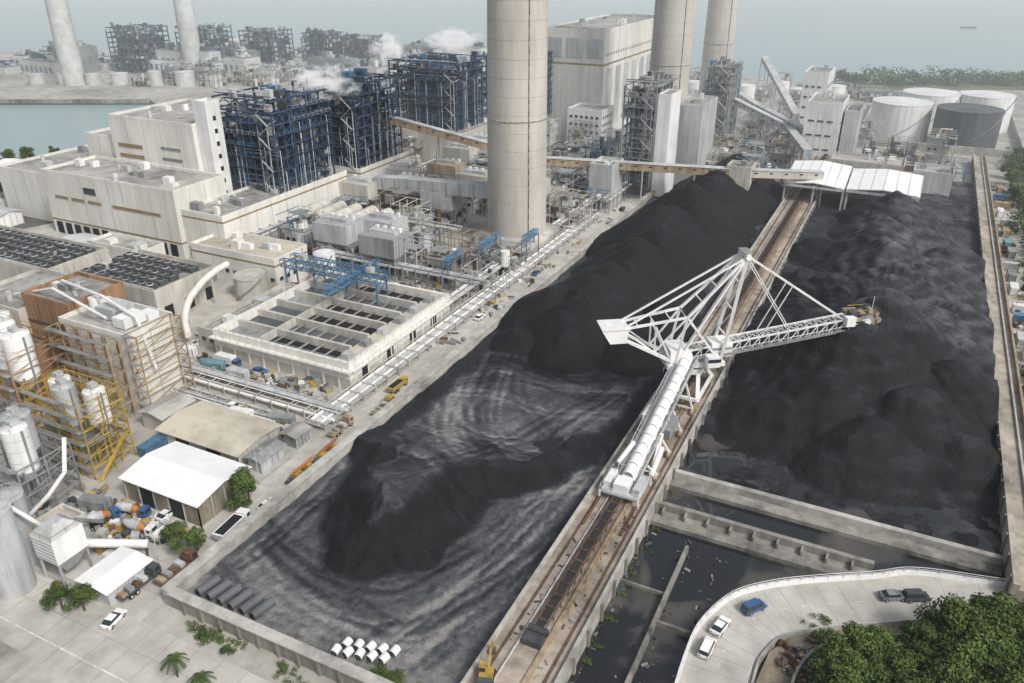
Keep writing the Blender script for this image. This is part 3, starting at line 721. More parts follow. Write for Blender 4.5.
building('transfer_house',-118,-108,312,326,17.5,m=m_lgrey,joints=4,units=2)
b=MB()
for x0,x1,y0,y1,za,zb in ((-44,-20,346,372,10.5,14.0),(-19.5,8,348,372,10.2,13.2)):
    xm=(x0+x1)/2
    for xa,ea,xb,eb in ((x0,0,xm,1.3),(xm,1.3,x1,0)):
        b.hexa([(xa,y0,za+ea),(xb,y0,za+eb),(xb,y1,zb+eb),(xa,y1,zb+ea),(xa,y0,za+ea+.35),(xb,y0,za+eb+.35),(xb,y1,zb+eb+.35),(xa,y1,zb+ea+.35)],m_white2)
    for k in range(7):
        x=x0+(x1-x0)*k/6;e_=1.3*(1-abs(x-xm)/(xm-x0));b.beam((x,y0,za+e_+.4),(x,y1,zb+e_+.4),.16,m_lgrey)
    for x in (x0+.5,xm,x1-.5):
        for y in (y0+1,(y0+y1)/2,y1-1): b.beam((x,y,0),(x,y,za+.4),.7,m_lgrey)
    b.beam((x0,y0,za-.5),(x1,y0,za-.5),.4,m_lgrey,.9);b.box(x0+1,x1-1,y1-1.2,y1-1,0,za,m_grey)
    for i in range(8): xx=x0+(x1-x0)*i/8;b.beam((xx,y0,za-.5),(xx+(x1-x0)/16,y0,za+.9),.15,m_lgrey)
b.build('coal_transfer_shed')
building('switch_house',-30,0,380,396,14,m=m_cream2,joints=4,units=4,win=((8,2,1.2,1.5),))
building('switch_house',4,20,392,408,10,m=m_lgrey,joints=4,units=2)
tank_v(-8,520,16,20,m_white,'oil_storage_tank',cone=.06);tank_v(26,512,16.5,20,m_tank,'oil_storage_tank',cone=.04);tank_v(6,562,16,20,m_white,'oil_storage_tank',cone=.06);tank_v(36,568,15,20,m_white,'oil_storage_tank',cone=.06)
b=MB();b.box(-28,55,488,489,0,4,m_conc);b.box(-28,-27,489,620,0,4,m_conc);b.box(54,55,489,620,0,4,m_conc);b.build('tank_bund_wall')
# ------------------------------------------------------------------ cooler roofs
def cooler(x0,x1,y0,y1,h):
    building('cooler_house',x0,x1,y0,y1,h,m=m_cream2,joints=5,doors=3)
    b=MB();n=int((x1-x0-2)/3.4);k=int((y1-y0-2)/4)
    rr=random.Random(int(-x0))
    for i in range(n):
        for j in range(k):
            if rr.random()<.08: continue
            cx,cy=x0+2.4+i*3.4,y0+2.6+j*4;b.box(cx-1.4,cx+1.4,cy-1.6,cy+1.6,h,h+1.3,m_dgrey);b.tube((cx,cy,h+1.3),(cx,cy,h+1.6),1.05,rr.choice([m_grey,m_lgrey,m_grey]),12);b.tube((cx,cy,h+1.6),(cx,cy,h+1.62),.9,m_blk,12)
    b.path([(x0+1,y0+.8,h+1),(x1-1,y0+.8,h+1)],.3,m_pipe,8);b.build('roof_cooler_bank')
cooler(-222,-188,146,170,9);cooler(-292,-232,143,166,9);cooler(-340,-300,140,165,8)
building('service_building',-209,-173,180,196,10,roof=m_roofb,bands=((8,8.6,Bn),),win=((3,1.6,1.2,1.6),),units=5)
building('service_building',-250,-224,172,182,7,units=4)
tank_v(-178,174,5.2,7,m_cream2);tank_v(-166,196,3.5,9,m_white)
building('service_building',-166,-158.5,140,176,5,m=m_cream2,units=4,win=((2.,1.4,1.2,1.4),))
b=MB()
b.path([(-185,172,10),(-184.6,168,9.9),(-184,164,9.5),(-183.2,160,8.9),(-182,156,8),(-180.8,152.2,7),(-179,149,6),(-176.8,146,5),(-174,143,4),(-169,139,3)],1.0,m_cream,14)
for p in ((-184,164,9),(-179,149,5.5),(-172,141,3)): b.beam((p[0],p[1],0),p,.5,m_lgrey)
b.build('curved_duct')
# ------------------------------------------------------------------ settling basins
b=MB();x0,x1,y0,y1,h=-158,-113,138,187,7.6
b.box(x0,x1,y0,y1,0,3,m_cream2)
b.box(x0,x1,y0,y0+1,3,h,m_cream);b.box(x0,x1,y1-1,y1,3,h,m_cream);b.box(x0,x0+1,y0+1,y1-1,3,h,m_cream);b.box(x1-1,x1,y0+1,y1-1,3,h,m_cream)
nn=6;st=(y1-y0-2)/nn
for k in range(1,nn): b.box(x0+1,x1-6,y0+1+k*st-.45,y0+1+k*st+.45,3,h-.4,m_cream2)
b.box(x1-6,x1-1,y0+1,y1-1,3,h-1.0,m_roofb);b.box(x0+14,x0+14.8,y0+1,y1-1,3,h-.5,m_cream2)
for k in range(nn):
    ya,yb=y0+1+k*st+(.45 if k else 0),y0+1+(k+1)*st-(.45 if k<nn-1 else 0)
    b.box(x0+1,x0+14,ya,yb,3,5.2,m_tank if k%3 else m_grey);b.box(x0+14.8,x1-6,ya,yb,3,5.0,[m_blk,m_tank,m_blk][k%3])
    for j in range(5): b.box(x0+18+j*4.2,x0+18.3+j*4.2,ya,yb,h-1.6,h-1.2,m_concd)
    b.box(x1-4.6,x1-2.6,y0+3+k*st,y0+5.5+k*st,h-1.0,h+.5,[m_lgrey,m_grey][k%2])
b.box(x0-.4,x1+.8,y0-1.4,y0,h-2.2,h-1.8,m_cream);b.box(x1,x1+1.4,y0,y1,h-2.2,h-1.8,m_cream)
b.rail(x0,x1,y0,y1,h,m_lgrey,1,.08);b.rail(x0-.3,x1+1.3,y0-1.3,y1,h-1.8,m_lgrey,1,.07)
for k in range(9): b.box(x0+2+k*4.9,x0+2.5+k*4.9,y0-.25,y0,0,h-2.2,m_cream);b.box(x1,x1+.25,y0+2+k*5.2,y0+2.5+k*5.2,0,h-2.2,m_cream)
for k in range(4): b.box(x1,x1+.1,y0+5+k*11,y0+8+k*11,1,4,m_blk)
b.build('settling_basin')
b=MB()
for y in (176,181): truss(b,(-166,y,12.5),(-130,y,12.5),1.6,2.2,14,m_blue2,.26,.15)
truss(b,(-140,164,12),(-140,190,12),1.8,2.,10,m_blue2,.26,.15)
for x in (-165,-154,-142,-131):
    for y in(176,181): b.beam((x,y,0),(x,y,11.5),.4,m_blue2)
    b.beam((x,176,11),(x,181,8),.25,m_blue2);b.beam((x,181,11),(x,176,8),.25,m_blue2)
for p in ((-135,179),(-160,179)): b.beam((p[0],p[1],11),(p[0],p[1],17),.3,m_lgrey);b.box(p[0]-1,p[0]+1,p[1]-1,p[1]+1,13.6,15,m_lgrey)
b.build('overhead_gantry')
for (x,y,L) in ((-125,205,10),(-122,224,12),(-112,236,10),(-160,215,16)):
    b=MB();truss(b,(x,y,9.5),(x,y+L,9.5),1.8,1.8,7,m_blue2,.22,.13)
    for yy in (y,y+L):
        for sx_ in(-.9,.9): b.beam((x+sx_,yy,0),(x+sx_,yy,8.6),.3,m_blue2)
    b.build('steel_pipe_bridge')
# ------------------------------------------------------------------ cement / ash silo plant (left)
def frame(b,x0,x1,y0,y1,z0,z1,m,w=.25,step=3.5,nx=1,ny=1):
    nz=max(1,round((z1-z0)/step))
    for i in range(nx+1):
        for j in range(ny+1):
            x=x0+(x1-x0)*i/nx;y=y0+(y1-y0)*j/ny;b.beam((x,y,z0),(x,y,z1),w,m)
    for k in range(1,nz+1):
        z=z0+(z1-z0)*k/nz;za=z0+(z1-z0)*(k-1)/nz
        for y in (y0,y1): b.beam((x0,y,z),(x1,y,z),w*.8,m);b.beam((x0,y,za),(x1,y,z) if k%2 else (x1,y,z),w*.5,m);b.beam((x1,y,za),(x0,y,z),w*.5,m)
        for x in (x0,x1): b.beam((x,y0,z),(x,y1,z),w*.8,m);b.beam((x,y0,za),(x,y1,z),w*.5,m)
        b.box(x0,x1,y0-1,y0,z,z+.12,m_grey)
        b.beam((x0,y0-1,z+1.1),(x1,y0-1,z+1.1),.07,m)
def silo(x,y,r,z0,z1,m=m_white,name='silo',legs=m_yel,fr=True):
    b=MB();b.tube((x,y,z0+r*1.2),(x,y,z1),r,m,26);b.tube((x,y,z0),(x,y,z0+r*1.2),.4,m,26,r2=r);b.tube((x,y,z1),(x,y,z1+.7),r,m,26,r2=r*.3)
    for k in range(int((z1-z0-r)/2.4)): b.ring(x,y,z0+r*1.2+k*2.4,z0+r*1.2+k*2.4+.1,r-.02,.07,m_lgrey,26)
    for j in range(4):
        a=math.pi/4+j*math.pi/2;b.beam((x+r*math.cos(a),y+r*math.sin(a),0),(x+r*math.cos(a),y+r*math.sin(a),z0+r*1.4),.35,legs)
    b.box(x-.8,x+.8,y-.8,y+.8,z1+.5,z1+1.6,m_lgrey);b.rail(x-r*.72,x+r*.72,y-r*.72,y+r*.72,z1+.1,legs,1.1,.06)
    b.beam((x+r+.2,y-.2,z0),(x+r+.2,y-.2,z1),.35,m_grey)
    b.build(name)
building('ash_silo_building',-173,-151,107,121,20,m=m_cream,joints=7,units=7)
building('ash_silo_building',-190,-173.1,110,126,22,m=m_orust,joints=3,units=6,bands=((15,16,m_rust),))
building('ash_silo_building',-212,-190.1,108,130,18,m=m_cream2,joints=5,units=6)
building('ash_silo_building',-185,-176,99,106,14,m=m_orust,joints=2,units=2)
b=MB();frame(b,-150.7,-147,107,120,0,21,m_tan,.26,3.4);frame(b,-172,-152,103,106,0,20,m_tan,.24,4,4)
for k in range(5): b.box(-172.6+k*4.6,-171.4+k*4.6,106.8,107,0,19,m_orust)
b.path([(-185,118,24),(-165,114,25),(-152,112,23),(-149,112,10)],.4,m_white,8);b.path([(-200,114,19),(-180,112,25),(-160,110,22)],.35,m_white,8)
b.box(-166,-160,112,118,20.2,23,m_lgrey);b.box(-158,-154,110,116,20.2,22.6,m_white);b.tube((-170,115,20),(-170,115,23.5),1.3,m_white,16);b.build('silo_access_frame')
b=MB();frame(b,-193,-168,90,104,0,18,m_orust,.28,3.6,4,2);b.rail(-193,-168,90,104,18,m_yel,1.1,.07);b.build('silo_steel_frame')
silo(-171,95,3.0,8,22,m_white2);silo(-179,97,3.0,8,22,m_white2);silo(-187,101,3.0,8,21,m_white)
for i,(x,y) in enumerate(((-151,90),(-145.5,87),(-140.5,90))): silo(x,y,2.2,8,18+(i%2)*1.2,m_lgrey if i%2 else m_white)
b=MB();frame(b,-154.5,-138,84,94,0,17.5,m_yel,.24,3.,4,2);b.box(-154,-138.5,84.5,93.5,7.6,7.9,m_grey);b.box(-150,-144,86,90,1,6,m_grey);b.rail(-154.5,-138,84,94,17.5,m_yel,1.1,.07)
b.beam((-137,84,0),(-137,93,8),.9,m_yel,.2);b.beam((-137,93,8),(-137,84,16),.9,m_yel,.2);b.build('silo_steel_frame')
silo(-146,76.5,2.8,7,18,m_lgrey,legs=m_grey);silo(-140,72.5,2.4,7,19,m_white,legs=m_grey)
b=MB();frame(b,-150,-137,69,80,0,12,m_grey,.28,3,3,2)
b.path([(-136,66,2),(-131,70,8),(-129,73,12),(-133,77,16)],.4,m_white,8);b.build('silo_steel_frame')
tank_v(-123.5,56.5,2.9,17,m_lgrey,'cement_silo',cone=.4);tank_v(-129,62,2.6,14,m_lgrey,'cement_silo',cone=.4)
b=MB()
b.box(-121.5,-116,60,66,5,10,m_white);b.hexa([(-119.6,62,1.8),(-117.4,62,1.8),(-117.4,64,1.8),(-119.6,64,1.8),(-121.5,60,5),(-116,60,5),(-116,66,5),(-121.5,66,5)],m_lgrey)
b.hexa([(-121.5,60,10),(-116,60,10),(-116,66,10),(-121.5,66,10),(-119.5,62,12),(-117.5,62,12),(-117.5,64,12),(-119.5,64,12)],m_lgrey)
for x in(-121.2,-116.3):
    for y in(60.3,65.7): b.beam((x,y,0),(x,y,6),.35,m_lgrey)
b.tube((-122,63,9),(-127,60,15),.4,m_white,8);b.beam((-124,74,1.5),(-119,66,9.6),1.2,m_grey,.6);b.rail(-121.5,-116,60,66,10,m_yel,1,.06)
b.tube((-119,66.5,4),(-110,73,2.2),.8,m_white,12);b.box(-125,-121.6,64,70,0,4,m_lgrey)
for k in range(6): b.box(-121.56,-115.94,59.94,60,5.4+k*.75,5.5+k*.75,m_grey)
b.build('batching_plant')
building('site_office',-131,-124.5,66,72,4,m=m_cream2,win=((1.4,1,1,1.2),))
def gable(name,x0,x1,y0,y1,h,rh,wall,roof,axis='x',opening=True):
    b=MB();b.box(x0+.15,x1-.15,y0+.15,y1-.15,0,h,wall);o=.6;e=.15
    if axis=='x':
        ym=(y0+y1)/2
        for ya,za,yb,zb in ((y0-o,h,ym,h+rh),(ym,h+rh,y1+o,h)):
            b.hexa([(x0-o,ya,za),(x1+o,ya,za),(x1+o,yb,zb),(x0-o,yb,zb),(x0-o,ya,za+e),(x1+o,ya,za+e),(x1+o,yb,zb+e),(x0-o,yb,zb+e)],roof)
        for x in (x0,x1): b.poly([(x,y0,h),(x,y1,h),(x,ym,h+rh)],wall)
        n=int((x1-x0)/4)
        for k in range(n+1):
            x=x0+(x1-x0)*k/n;b.beam((x,y0,0),(x,y0,h),.2,m_lgrey)
            if opening and k<n: b.box(x+.3,x+(x1-x0)/n-.3,y0+.06,y0+.12,0,h-.6,m_blk if k%2 else wall)
    else:
        xm=(x0+x1)/2
        for xa,za,xb,zb in ((x0-o,h,xm,h+rh),(xm,h+rh,x1+o,h)):
            b.hexa([(xa,y0-o,za),(xb,y0-o,zb),(xb,y1+o,zb),(xa,y1+o,za),(xa,y0-o,za+e),(xb,y0-o,zb+e),(xb,y1+o,zb+e),(xa,y1+o,za+e)],roof)
        for y in (y0,y1): b.poly([(x0,y,h),(x1,y,h),(xm,y,h+rh)],wall)
    for y in (y0+(y1-y0)*k/4 for k in range(5)): b.beam((x1,y,0),(x1,y,h),.2,m_lgrey)
    b.build(name)
gable('tent_warehouse',-127,-107,82.5,96,5.2,1.3,m_curt,m_white2)
gable('low_warehouse',-137,-114,100,113,3.6,1.0,m_cream2,m_roofb)
gable('workshop_shed',-112.5,-108.6,101,108,3,.6,m_lgrey,m_grey,'y')
gable('workshop_shed',-112,-108,111.5,116,3,.6,m_grey,m_roof,'y')
gable('workshop_shed',-112,-105.2,60.5,69,3.2,.5,m_lgrey,m_white2,'y')
gable('low_warehouse',-146,-139,103,112,4,1,m_cream2,m_roof,'y')
gable('low_warehouse',-222,-200,124,134,5,1.2,m_white,m_roofb);gable('low_warehouse',-265,-240,170,182,5,1.2,m_white,m_lgrey)
for k,(x,y) in enumerate(((-340,205),(-345,225),(-370,215),(-375,235),(-330,180),(-355,190),(-395,235),(-320,128),(-290,126),(-262,124),(-240,118),(-360,165),(-385,180),(-410,200),(-420,220))):
    gable('storage_shed',x,x+18,y,y+10,5,1.2,m_white,[m_white2,m_lgrey,m_roof][k%3])
# ------------------------------------------------------------------ far plant across the bay
r=random.Random(5)
for i in range(70):
    x=-760+r.uniform(0,420);y=(452+(x+680)*.35 if x>-600 else 425+(x+760)*.35)+r.uniform(0,130)*(1 if i<40 else .45);w,d,h=r.uniform(16,45),r.uniform(12,30),r.uniform(5,22)
    if i>=40: w*=.7;h*=.55
    b=MB();mm=r.choice([m_far,m_far,m_fard,m_white]);b.box(x,x+w,y,y+d,0,h,mm);b.box(x+2,x+w-2,y+2,y+d-2,h,h+1,m_fard)
    for k in range(int(w/6)): b.box(x+1+k*6,x+4+k*6,y-.3,y-.05,h*.3,h*.7,m_fard)
    for k in range(9): xx,yy=x+r.uniform(3,w-6),y+r.uniform(2,d-5);b.box(xx,xx+r.uniform(2,5),yy,yy+3,h,h+r.uniform(2,6),r.choice([m_far,m_farb,m_fard]))
    b.build('power_station_block')
def farboiler(x0,x1,y0,y1,z1,seed):
    r=random.Random(seed);b=MB();nx=6;nz=9
    b.box(x0+5,x1-5,y0+5,y1-5,0,z1*.8,m_farb)
    for k in range(nz+1):
        z=z1*k/nz
        for f_ in (0,.33,.66,1): b.beam((x0,y0+(y1-y0)*f_,z),(x1,y0+(y1-y0)*f_,z),.6,m_farb);b.beam((x0+(x1-x0)*f_,y0,z),(x0+(x1-x0)*f_,y1,z),.6,m_farb)
        for i in range(nx*2):
            if r.random()<.5: a=r.uniform(x0,x1-4);b.box(a,a+r.uniform(1,4),y0+r.uniform(0,3),y0+5,z,z+r.uniform(1.5,4),r.choice([m_fard,m_far,m_farb,m_farb]))
            if r.random()<.4: a=r.uniform(y0,y1-4);b.box(x1-4,x1-r.uniform(0,2),a,a+r.uniform(1,4),z,z+r.uniform(1.5,4),r.choice([m_fard,m_far,m_farb,m_farb]))
    for i in range(nx+1): x=x0+(x1-x0)*i/nx;b.beam((x,y0,0),(x,y0,z1+r.uniform(-4,2)),.7,m_farb);b.beam((x1,y0+(y1-y0)*i/nx,0),(x1,y0+(y1-y0)*i/nx,z1+r.uniform(-4,2)),.7,m_farb)
    for i in range(12): xx=r.uniform(x0,x1);b.beam((xx,y0+r.uniform(2,15),z1*.8),(xx,y0+5,z1+r.uniform(0,5)),1.,m_fard)
    b.build('boiler_steel_frame')
farboiler(-640,-605,505,540,36,1);farboiler(-585,-550,530,560,36,2);farboiler(-532,-500,550,580,34,3);farboiler(-486,-460,575,600,32,4);farboiler(-455,-428,590,620,28,5)
for i in range(7): tank_v(-640+i*23+r.uniform(-4,4),430+i*9,5+r.random()*3,7+r.random()*4,m_far,'storage_tank',stair=False,n=18)
for i in range(48):
    x=r.uniform(-430,-215);y=r.uniform(405,640)+(x+430)*.2
    w,d,h=r.uniform(14,34),r.uniform(12,26),r.uniform(6,18)
    if x<-400 and y<430: continue
    b=MB();mm=r.choice([m_far,m_cream2,m_fard,m_lgrey]);b.box(x,x+w,y,y+d,0,h,mm);b.box(x+.6,x+w-.6,y+.6,y+d-.6,h,h+.4,m_roof)
    for k in range(int(w/4)): b.box(x+1+k*4,x+3+k*4,y-.15,y-.02,h*.35,h*.6,m_blk)
    for k in range(9): xx,yy=x+r.uniform(1,w-4),y+r.uniform(1,d-4);b.box(xx,xx+r.uniform(1,3),yy,yy+r.uniform(1,3),h+.4,h+r.uniform(1.5,6),r.choice([m_far,m_fard,m_white,m_blue]))
    b.build('industrial_building')
for i in range(16): process_block(*(lambda x,y:(x,x+14,y,y+12))(-300+ (i%4)*22+r.uniform(-4,4),310+(i//4)*22+r.uniform(-4,4)),r.uniform(6,14),500+i)
for i in range(14): process_block(*(lambda x,y:(x,x+16,y,y+14))(-560+ (i%7)*26+r.uniform(-4,4),455+(i%7)*12+(i//7)*24+r.uniform(-4,4)),r.uniform(8,18),560+i)
for i in range(6): tank_v(-150+i*19,600+(i%2)*26,7,11,m_white,'storage_tank',stair=False,n=18)
for i in range(14):
    x=-190+r.uniform(0,120);y=560+r.uniform(0,130);process_block(x,x+14,y,y+12,r.uniform(6,12),600+i)
for i in range(8): x=-70+r.uniform(0,60);y=600+r.uniform(0,70);process_block(x,x+14,y,y+12,r.uniform(4,9),700+i)
# ------------------------------------------------------------------ containers, clutter
def container(x,y,rot,m,z=0):
    b=MB();b.box(-3,3,-1.2,1.2,.15,2.6,m)
    for k in range(20): b.box(-2.9+k*.3,-2.78+k*.3,-1.24,1.24,.25,2.5,m)
    b.box(3,3.04,-.03,.03,.2,2.5,m_dgrey);
    for sx_ in(-3,2.85):
        for sy in(-1.22,1.07): b.box(sx_,sx_+.17,sy,sy+.17,0,2.65,m_dgrey)
    b.build('shipping_container',(x,y,z),rot)
r=random.Random(21)
cols=[m_white,m_lgrey,m_blue2,m_grey,m_teal,m_tan,m_cream2,m_white]
for k in range(20): container(38.5+r.uniform(0,3),165+k*13+r.uniform(-3,3),r.choice([0,math.pi/2]),r.choice(cols))
for (x,y) in ((-152,131),(-143,130.5),(-186,136),(-193,137),(-201,138.5),(-128,115.5),(-130,77.5),(-136,97),(-165,134),(-176,131),(-119,97.5),(-118,118)): container(x,y,r.choice([0,1.57,.2]),r.choice(cols))
def stack(x,y,n,seed,name='material_stack'):
    r=random.Random(seed);b=MB()
    for k in range(n):
        a,c=r.uniform(-3,3),r.uniform(-3,3);w,d,h=r.uniform(.5,2.2),r.uniform(.4,1.6),r.uniform(.3,1.6);m=r.choice([m_tan,m_grey,m_lgrey,m_rust,m_white,m_grey,m_cream2,m_dgrey,m_yel,m_dgrey])
        if r.random()<.6: b.obox((a,c,h/2),(w,d,h),r.uniform(0,3),m)
        else:
            t=r.uniform(0,3);b.tube((a-math.cos(t)*w,c-math.sin(t)*w,.3),(a+math.cos(t)*w,c+math.sin(t)*w,.3),.22,m,8)
    b.build(name,(x,y,0))
for k in range(40): stack(r.uniform(38,44),r.uniform(140,430),9,k)
for k in range(18): stack(r.uniform(-160,-112),r.uniform(130.5,134),9,50+k)
for k in range(36): stack(r.uniform(-245,-165),r.uniform(122,144),9,80+k)
for k in range(26): stack(r.uniform(-137,-110),r.uniform(70,80),7,120+k)
for k in range(40): stack(r.uniform(-185,-112),r.uniform(189,204),9,150+k)
for k in range(22): stack(r.uniform(-136,-110),r.uniform(114.5,116),6,200+k)
for k in range(40): stack(r.uniform(-420,-300),r.uniform(140,240),10,260+k)
for k in range(16): stack(-102+r.uniform(-3,-2),r.uniform(150,330),4,320+k)
b=MB()
for k in range(10):
    x=-64.5+ (k%5)*1.9+(k//5)*.7;y=68.6+(k//5)*1.9+(k%5)*.5;a=.25+random.Random(k).uniform(-.2,.2);L_=1.5
    d=V((math.cos(a+1.3),math.sin(a+1.3),0))*L_/2;c=V((x,y,1.7));b.tube(c-d,c+d,.7,m_white,18,cap=False)
    b.tube(c-d*.98,c+d*.98,.57,m_dgrey,16)
b.build('concrete_pipe_sections')
b=MB()
for k in range(6):
    x=-93+k*2.4;b.tube((x,68.2,1.8),(x+.8,72.2,2.),.8,m_tank,14);b.tube((x,68.15,1.8),(x,68.2,1.8),.45,m_blk,10)
b.build('tarpaulin_rolls')
# ------------------------------------------------------------------ vehicles
def wheel(b,x,y,r=.34,w=.24):
    b.tube((x,y-w/2,r),(x,y+w/2,r),r,m_tyre,12);b.tube((x,y-w/2-.01,r),(x,y+w/2+.01,r),r*.5,m_lgrey,8)
def carmesh(m,van=False):
    b=MB();w=.88
    prof=[(-2.15,.35),(2.15,.35),(2.2,.7),(2.0,.88),(1.0,1.0),(-2.1,1.02),(-2.2,.75)]
    def ex(prof,w,m,top=1.0):
        n=len(prof);o=len(b.v);b.v+=[(x,-w*(top if z>1.2 else 1),z) for x,z in prof]+[(x,w*(top if z>1.2 else 1),z) for x,z in prof];k=b.mi(m)
        b.f.append(tuple(range(o,o+n)));b.i.append(k);b.f.append(tuple(o+2*n-1-j for j in range(n)));b.i.append(k)
        for j in range(n): b.f.append((o+j,o+n+j,o+n+(j+1)%n,o+(j+1)%n));b.i.append(k)
    ex(prof,w,m)
    if van: c=[(1.4,1.0),(.85,1.75),(-2.05,1.8),(-2.12,1.0)]
    else: c=[(1.05,.99),(.35,1.42),(-1.15,1.44),(-1.9,1.0)]
    ex(c,w*.93,m_glass,.86)
    r=[(c[1][0]-.05,c[1][1]),(c[1][0]-.1,c[1][1]+.05),(c[2][0]+.1,c[2][1]+.05),(c[2][0],c[2][1])]
    ex(r,w*.9,m,.86)
    for x in (-1.35,1.35):
        for s in(-1,1): wheel(b,x,s*(w-.08))
    for s in(-1,1): b.box(2.1,2.22,s*.6-.16,s*.6+.16,.6,.74,m_white2);b.box(-2.23,-2.12,s*.62-.14,s*.62+.14,.68,.85,m_red)
    return b
def truckmesh(kind,cab):
    b=MB();b.box(-4,3.6,-.4,.4,.75,1.0,m_dgrey)
    b.hexa([(2.2,-1.15,.7),(4.0,-1.15,.7),(4.0,1.15,.7),(2.2,1.15,.7),(2.2,-1.1,2.7),(3.75,-1.1,2.7),(3.75,1.1,2.7),(2.2,1.1,2.7)],cab)
    b.hexa([(3.9,-1.0,1.7),(4.0,-1.0,1.7),(4.0,1.0,1.7),(3.9,1.0,1.7),(3.7,-1.0,2.5),(3.86,-1.0,2.5),(3.86,1.0,2.5),(3.7,1.0,2.5)],m_glass)
    for s in(-1,1): b.box(2.7,3.6,s*1.13-.03,s*1.13+.03,1.7,2.4,m_glass)
    for x in(3.0,-1.4,-2.6):
        for s in(-1,1): wheel(b,x,s*1.0,.5,.35)
    if kind=='mixer':
        b.tube((-3.6,0,2.9),(-2.0,0,2.5),.6,m_lgrey,14,r2=1.15);b.tube((-2.0,0,2.5),(.2,0,2.2),1.15,m_lgrey,14,r2=1.1);b.tube((.2,0,2.2),(1.5,0,2.0),1.1,m_ora,14,r2=.6);b.beam((1.6,0,1),(1.6,0,2.2),.8,m_grey);b.beam((-3.7,0,1),(-3.7,0,3.1),.4,m_ora);b.beam((-3.9,0,2.4),(-4.6,0,1.4),.5,m_grey)
    elif kind=='flat':
        b.box(-4.4,2.0,-1.2,1.2,1.0,1.2,cab);b.box(1.85,2.0,-1.2,1.2,1.2,2.3,cab)
        for k in range(4): b.box(-4+k*1.4,-3+k*1.4,-.9,.9,1.2,1.6+.3*(k%2),[m_tan,m_grey,m_rust,m_lgrey][k])
    elif kind=='dump':
        b.hexa([(-4.2,-1.0,1.1),(1.9,-1.0,1.1),(1.9,1.0,1.1),(-4.2,1.0,1.1),(-4.5,-1.25,2.5),(2.0,-1.25,2.5),(2.0,1.25,2.5),(-4.5,1.25,2.5)],cab);b.box(-4.1,1.7,-1.0,1.0,2.5,2.53,m_blk)
    elif kind=='crane':
        b.box(-4.4,2.0,-1.15,1.15,1.0,1.5,m_dgrey);b.box(-2.5,-.2,-1.0,1.0,1.5,2.8,m_yel);b.beam((-2.2,0,3.0),(4.8,0,3.3),.6,m_ora);b.beam((2.4,0,3.2),(5.6,0,3.4),.4,m_yel)
        for x in(-4,1.5): b.box(x-.2,x+.2,-1.7,1.7,.7,.95,m_dgrey)
    elif kind=='box':
        b.box(-4.3,2.0,-1.2,1.2,1.05,3.3,m_white)
    return b
H2=math.pi/2
def place(nm,b,x,y,rot,z=.03,s=1):
    o=b.build(nm,(x,y,z),rot);o.scale=(s,)*3;return o
for x,y,rt,m in ((-102,58.5,H2+.2,m_white2),(-99.9,93,H2,m_white),(-118,46.8,H2,m_grey),(-104.6,190,H2,m_white2),(-104.6,230,H2,m_cblue),(-170,148,H2,m_white2),(-171,185,H2,m_red),(-133,118.5,0,m_white2),(-140,135,.1,m_cblue),(-115.5,82,H2,m_white)):
    place('parked_car',carmesh(m),x,y,rt)
for i in range(40):
    place('parked_car',carmesh([m_white2,m_grey,m_cblue,m_white,m_dgrey,m_lgrey][(i*7)%6]),-318-(i%10)*7,204+(i//10)*9+(i%10)*2.6,1.2,.05)
place('flatbed_truck',truckmesh('flat',m_rust),-101.5,71.5,H2,.03);place('flatbed_truck',truckmesh('flat',m_dgrey),-104.6,66,H2,.03)
place('box_truck',truckmesh('dump',m_white),-100.6,84.5,H2+.1)
place('crane_truck',truckmesh('crane',m_yel),-100.4,103.5,H2,.03,.8);place('crane_truck',truckmesh('crane',m_yel),-100.2,111.5,H2,.03,.8)
place('flatbed_truck',truckmesh('flat',m_yel),-100.5,134,H2,.03,.9);place('dump_truck',truckmesh('dump',m_yel),-103,144,H2,.03,.8);place('flatbed_truck',truckmesh('flat',m_tan),-104,122,H2,.03,.9)
for x,y,rt in ((-121.5,79.2,.3),(-116,76.0,.2),(-125,75,1.2)): place('concrete_mixer_truck',truckmesh('mixer',m_cblue if x<-120 else m_white),x,y,rt,.03,.85)
place('box_truck',truckmesh('box',m_cblue),-190,141,.1);place('box_truck',truckmesh('box',m_white),-182,140,.1);place('box_truck',truckmesh('box',m_cblue),-150,134.6,0,.03,.9)
def excav():
    b=MB()
    for s in(-1,1):
        b.box(-1.8,1.8,s*1.1-.28,s*1.1+.28,.15,.75,m_tyre);b.tube((-1.8,s*1.1-.28,.45),(-1.8,s*1.1+.28,.45),.32,m_tyre,10);b.tube((1.8,s*1.1-.28,.45),(1.8,s*1.1+.28,.45),.32,m_tyre,10)
    b.box(-2.1,1.4,-1.2,1.2,.9,1.8,m_yel);b.box(.1,1.5,.2,1.2,1.8,2.8,m_glass);b.box(.05,1.55,.15,1.25,2.8,2.9,m_yel);b.box(-2.3,-1.2,-1.2,1.2,1.0,2.1,m_dgrey)
    b.beam((1.2,-.3,1.6),(3.6,-.3,3.9),.4,m_yel);b.beam((3.6,-.3,3.9),(5.6,-.3,3.2),.4,m_yel);b.beam((5.6,-.3,3.3),(5.9,-.3,1.4),.3,m_yel);b.box(5.2,6.3,-.8,.2,.5,1.4,m_dgrey)
    return b
place('excavator',excav(),-40.3,73,1.9,3.02,.85)
